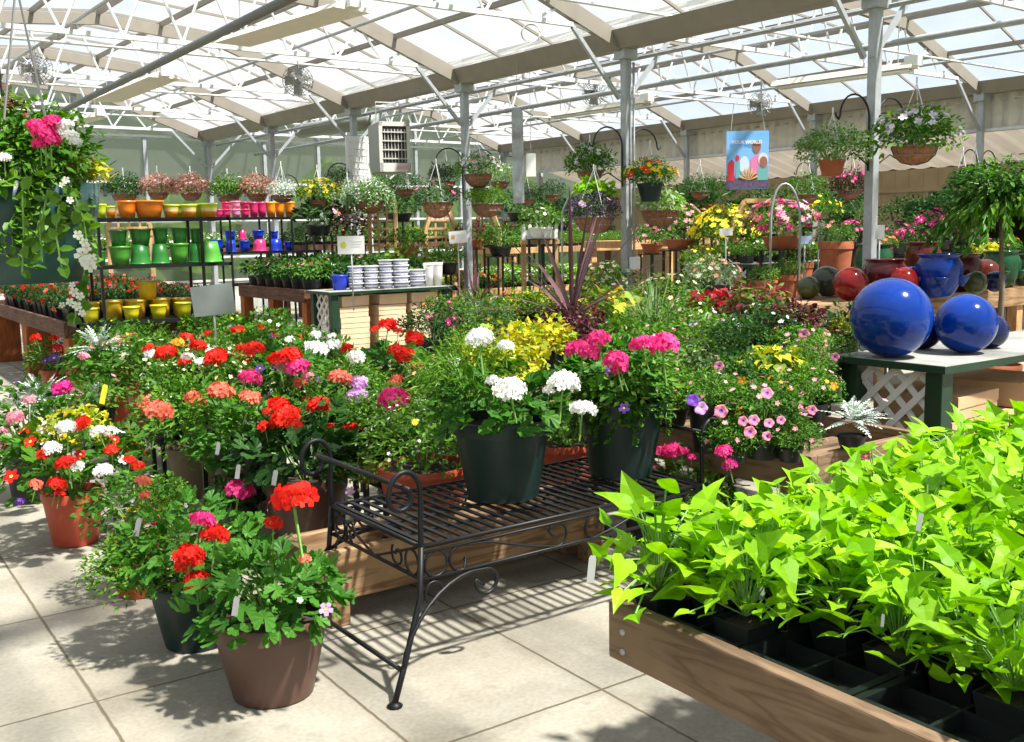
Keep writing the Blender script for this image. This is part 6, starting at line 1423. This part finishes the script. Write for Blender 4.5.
# ---------------------------------------------------------------- the large hanging planter at left
bpD = 3.6
pc = PD(6, 185, bpD); s_ = bpD/F; Rr = 88*s_
zr = pc.z; hp = 98*s_
o = thing('hanging_planter', 'large dark green hanging planter overflowing with trailing white flowers at upper left', 'hanging planter', (pc.x, pc.y, zr-hp))
mb = MB(); mb.lathe([(Rr*.55, 0), (Rr*.78, .004), (Rr*.86, hp*.25), (Rr*.95, hp*.7), (Rr, hp), (Rr*.96, hp), (Rr*.9, hp*.85), (.0001, hp*.85)], 48, mis=[0]*6+[1]); mb.build('planter_bowl', [mat('deep_teal_plastic', (.02, .07, .07), .35, var=.3, vscale=2), SOIL], o, True)
c = Vector((0, 0, hp))
Rf = Rr*1.02
for nm, kd, mn, sc_, off in (('foliage', 'bed', 'mid', .82, (0, -.1, .22)), ('foliage', 'bed', 'green', .7, (.25, -.35, .3)), ('foliage', 'fine', 'mid', .8, (.05, -.25, .3)), ('trailing_stems', 'trail', 'mid', .92, (-.12, -.1, .0)), ('foliage', 'big', 'yel', .28, (.75, -.3, .12)), ('foliage', 'bed', 'yel', .22, (.8, -.2, .08)), ('foliage', 'oval', 'coleus', .3, (-.1, -.4, .75))):
    q = put(nm, foliage_mesh(kd, mn, 2), o, c+Vector(off)*Rf, (0, 0, 1.0), Rf*sc_)
    if mn == 'yel': q['label'] = 'yellow green heart shaped leaves'
    if mn == 'coleus': q['label'] = 'dark red leaves'
P0 = Vector(o.location)
def pin(px, py, D, s, mk, lab):
    p = PD(px, py, D); q = put(mk.name.split('.')[0], mk, o, p-P0, (EYE-p).to_track_quat('Z', 'Y').to_euler(), s*D/F*1.1); q['label'] = lab
q = PD(44, 134, 3.15)
for px, py, s in ((44, 132, 22), (52, 122, 16), (36, 126, 16), (50, 140, 18), (40, 144, 14)): 
    p = PD(px, py, 3.1); put('flower_head', head_mesh('magenta' if px % 2 else 'hotpink', 1), o, p-P0, None, s*3.1/F*1.15)['label'] = 'magenta flower head'
for px, py, s in ((66, 125, 14), (70, 136, 15), (76, 142, 11), (62, 132, 12), (4, 158, 12)):
    p = PD(px, py, 3.12); put('flower_head', head_mesh('white', 2), o, p-P0, None, s*3.12/F*1.15)['label'] = 'white flower head'
WF = [(15, 170, 7), (30, 200, 8), (60, 210, 8), (70, 200, 7), (45, 250, 8), (33, 238, 7), (78, 235, 9), (20, 227, 9), (38, 226, 7), (48, 232, 12), (53, 238, 10), (57, 247, 8), (26, 256, 8), (39, 257, 9), (57, 263, 9), (12, 245, 6), (65, 268, 8), (82, 255, 14), (88, 262, 14), (86, 248, 10), (84, 242, 8), (90, 266, 12), (92, 258, 9), (74, 292, 9), (80, 296, 8), (70, 302, 8), (77, 306, 9), (82, 313, 7), (72, 285, 6), (66, 180, 7), (62, 185, 6), (62, 305, 6)]
for i, (px, py, s) in enumerate(WF):
    pin(px, py, 3.05+.002*py if px < 70 else 3.35, s, bloom_mesh('white', 'imp', i % 3), 'white blossom')
# two stems of white flowers reaching below the bowl on the right
for k, pts in enumerate((((70, 185), (84, 220), (88, 250), (84, 275), (78, 300), (74, 325)), ((48, 190), (40, 230), (42, 262)), ((22, 190), (24, 235), (22, 275)), ((60, 195), (56, 235), (62, 268)))):
    mb = MB(); W = [PD(x, y, 3.4 if k == 0 else 3.13)-P0 for x, y in pts]; mb.tube(W, .003, 4, 1)
    rr = random.Random(k)
    for a_, b_ in zip(W, W[1:]):
        for t in range(7):
            p = a_.lerp(b_, t/7); leaf(mb, p, sph(rr)+Vector((0, 0, -.3)), sph(rr)*.5-fw+Vector((0, 0, .6)), rr.uniform(.03, .055), 'oval', 1.4)
    mb.build('trailing_stem', [MIDG, STEM], o)
mb = MB()
for px, py in ((18, 10), (0, 14), (40, 0)):
    mb.tube([PD(46 if px == 18 else 4, 120, 3.2 if px else 3.9)-P0, PD(px-20 if px == 40 else px-12, -60, 3.55)-P0], .004, 5)
mb.build('hanging_cable', mat('dark_cable', (.08, .08, .08), .5), o)
# hanging banner and coil of wire near the second truss
bn = PD(518, 160, 12.5); o = thing('hanging_banner', 'narrow printed banner hanging left of the second post', 'banner', bn, -YAW)
mb = MB(); n_ = 14; w_ = .07
ring = [(w_*math.cos(PI*i/n_), .55+w_*math.sin(PI*i/n_)) for i in range(n_+1)]+[(-w_, -.52), (w_, -.52)]
flat(mb, ring, 0); flat(mb, ring[::-1], .006); mb.build('banner_cloth', mat('banner_print', (.42, .5, .52), .7, var=.6, vscale=5, col2=(.25, .2, .2)), o)
mb = MB(); mb.tube([(0, 0, .62), (0, 0, 1.3)], .003, 4); mb.build('cord', GALV, o)
wc = PD(531, 165, 12.6); mb = MB(); mb.box(-.06, .06, -.004, .004, -.14, .14); o = mb.build('white_card', WHITEP, None, False, wc); o.rotation_euler = (0, 0, -YAW); tag(o, 'blank white card hanging beside the printed banner', 'card')
mb = MB(); mb.tube([(0, 0, .14), (0, 0, 1.5)], .003, 4); mb.build('cord', GALV, o)
cw = PD(531, 33, 10); mb = MB()
for k in range(3): mb.tube([(.085*math.cos(2*PI*i/20)*(1+.06*k), .01*k, .09*math.sin(2*PI*i/20)*(1-.04*k)) for i in range(21)], .006, 5)
tag(mb.build('wire_coil', ALU, None, True, cw), 'coil of white cable hanging from the truss near the top', 'cable')
bpy.data.objects['wire_coil'].rotation_euler = (0, 0, -YAW)
# thin metal arch over the begonias and shepherd hook left of second post
def arch(px0, py0, px1, py1, pxt, pyt, D, label):
    A = PD(px0, py0, D); B = PD(px1, py1, D); T = PD(pxt, pyt, D); mb = MB(); pts = [Vector((A.x, A.y, 0))]
    for i in range(15):
        a = PI*(1-i/14); m_ = (A+B)/2; pts.append(m_+(B-A)*.5*math.cos(a)+Vector((0, 0, T.z-m_.z))*math.sin(a))
    pts.append(Vector((B.x, B.y, 0))); mb.tube(pts, .012, 6)
    return tag(mb.build('metal_arch', GALV, None, True), label, 'garden arch')
arch(771, 218, 800, 222, 786, 184, 10.2, 'thin grey metal arch rising over the pink begonias')
A = PD(562, 240, 11.2); mb = MB(); mb.tube([(A.x, A.y, 0), (A.x, A.y, 1.5)]+[tuple(PD(x, y, 11.2)) for x, y in ((562, 225), (563, 210), (568, 199), (576, 193), (583, 191))], .012, 6)
tag(mb.build('shepherd_hook', GALV, None, True), 'thin curved shepherd hook left of the brown basket', 'garden hook')
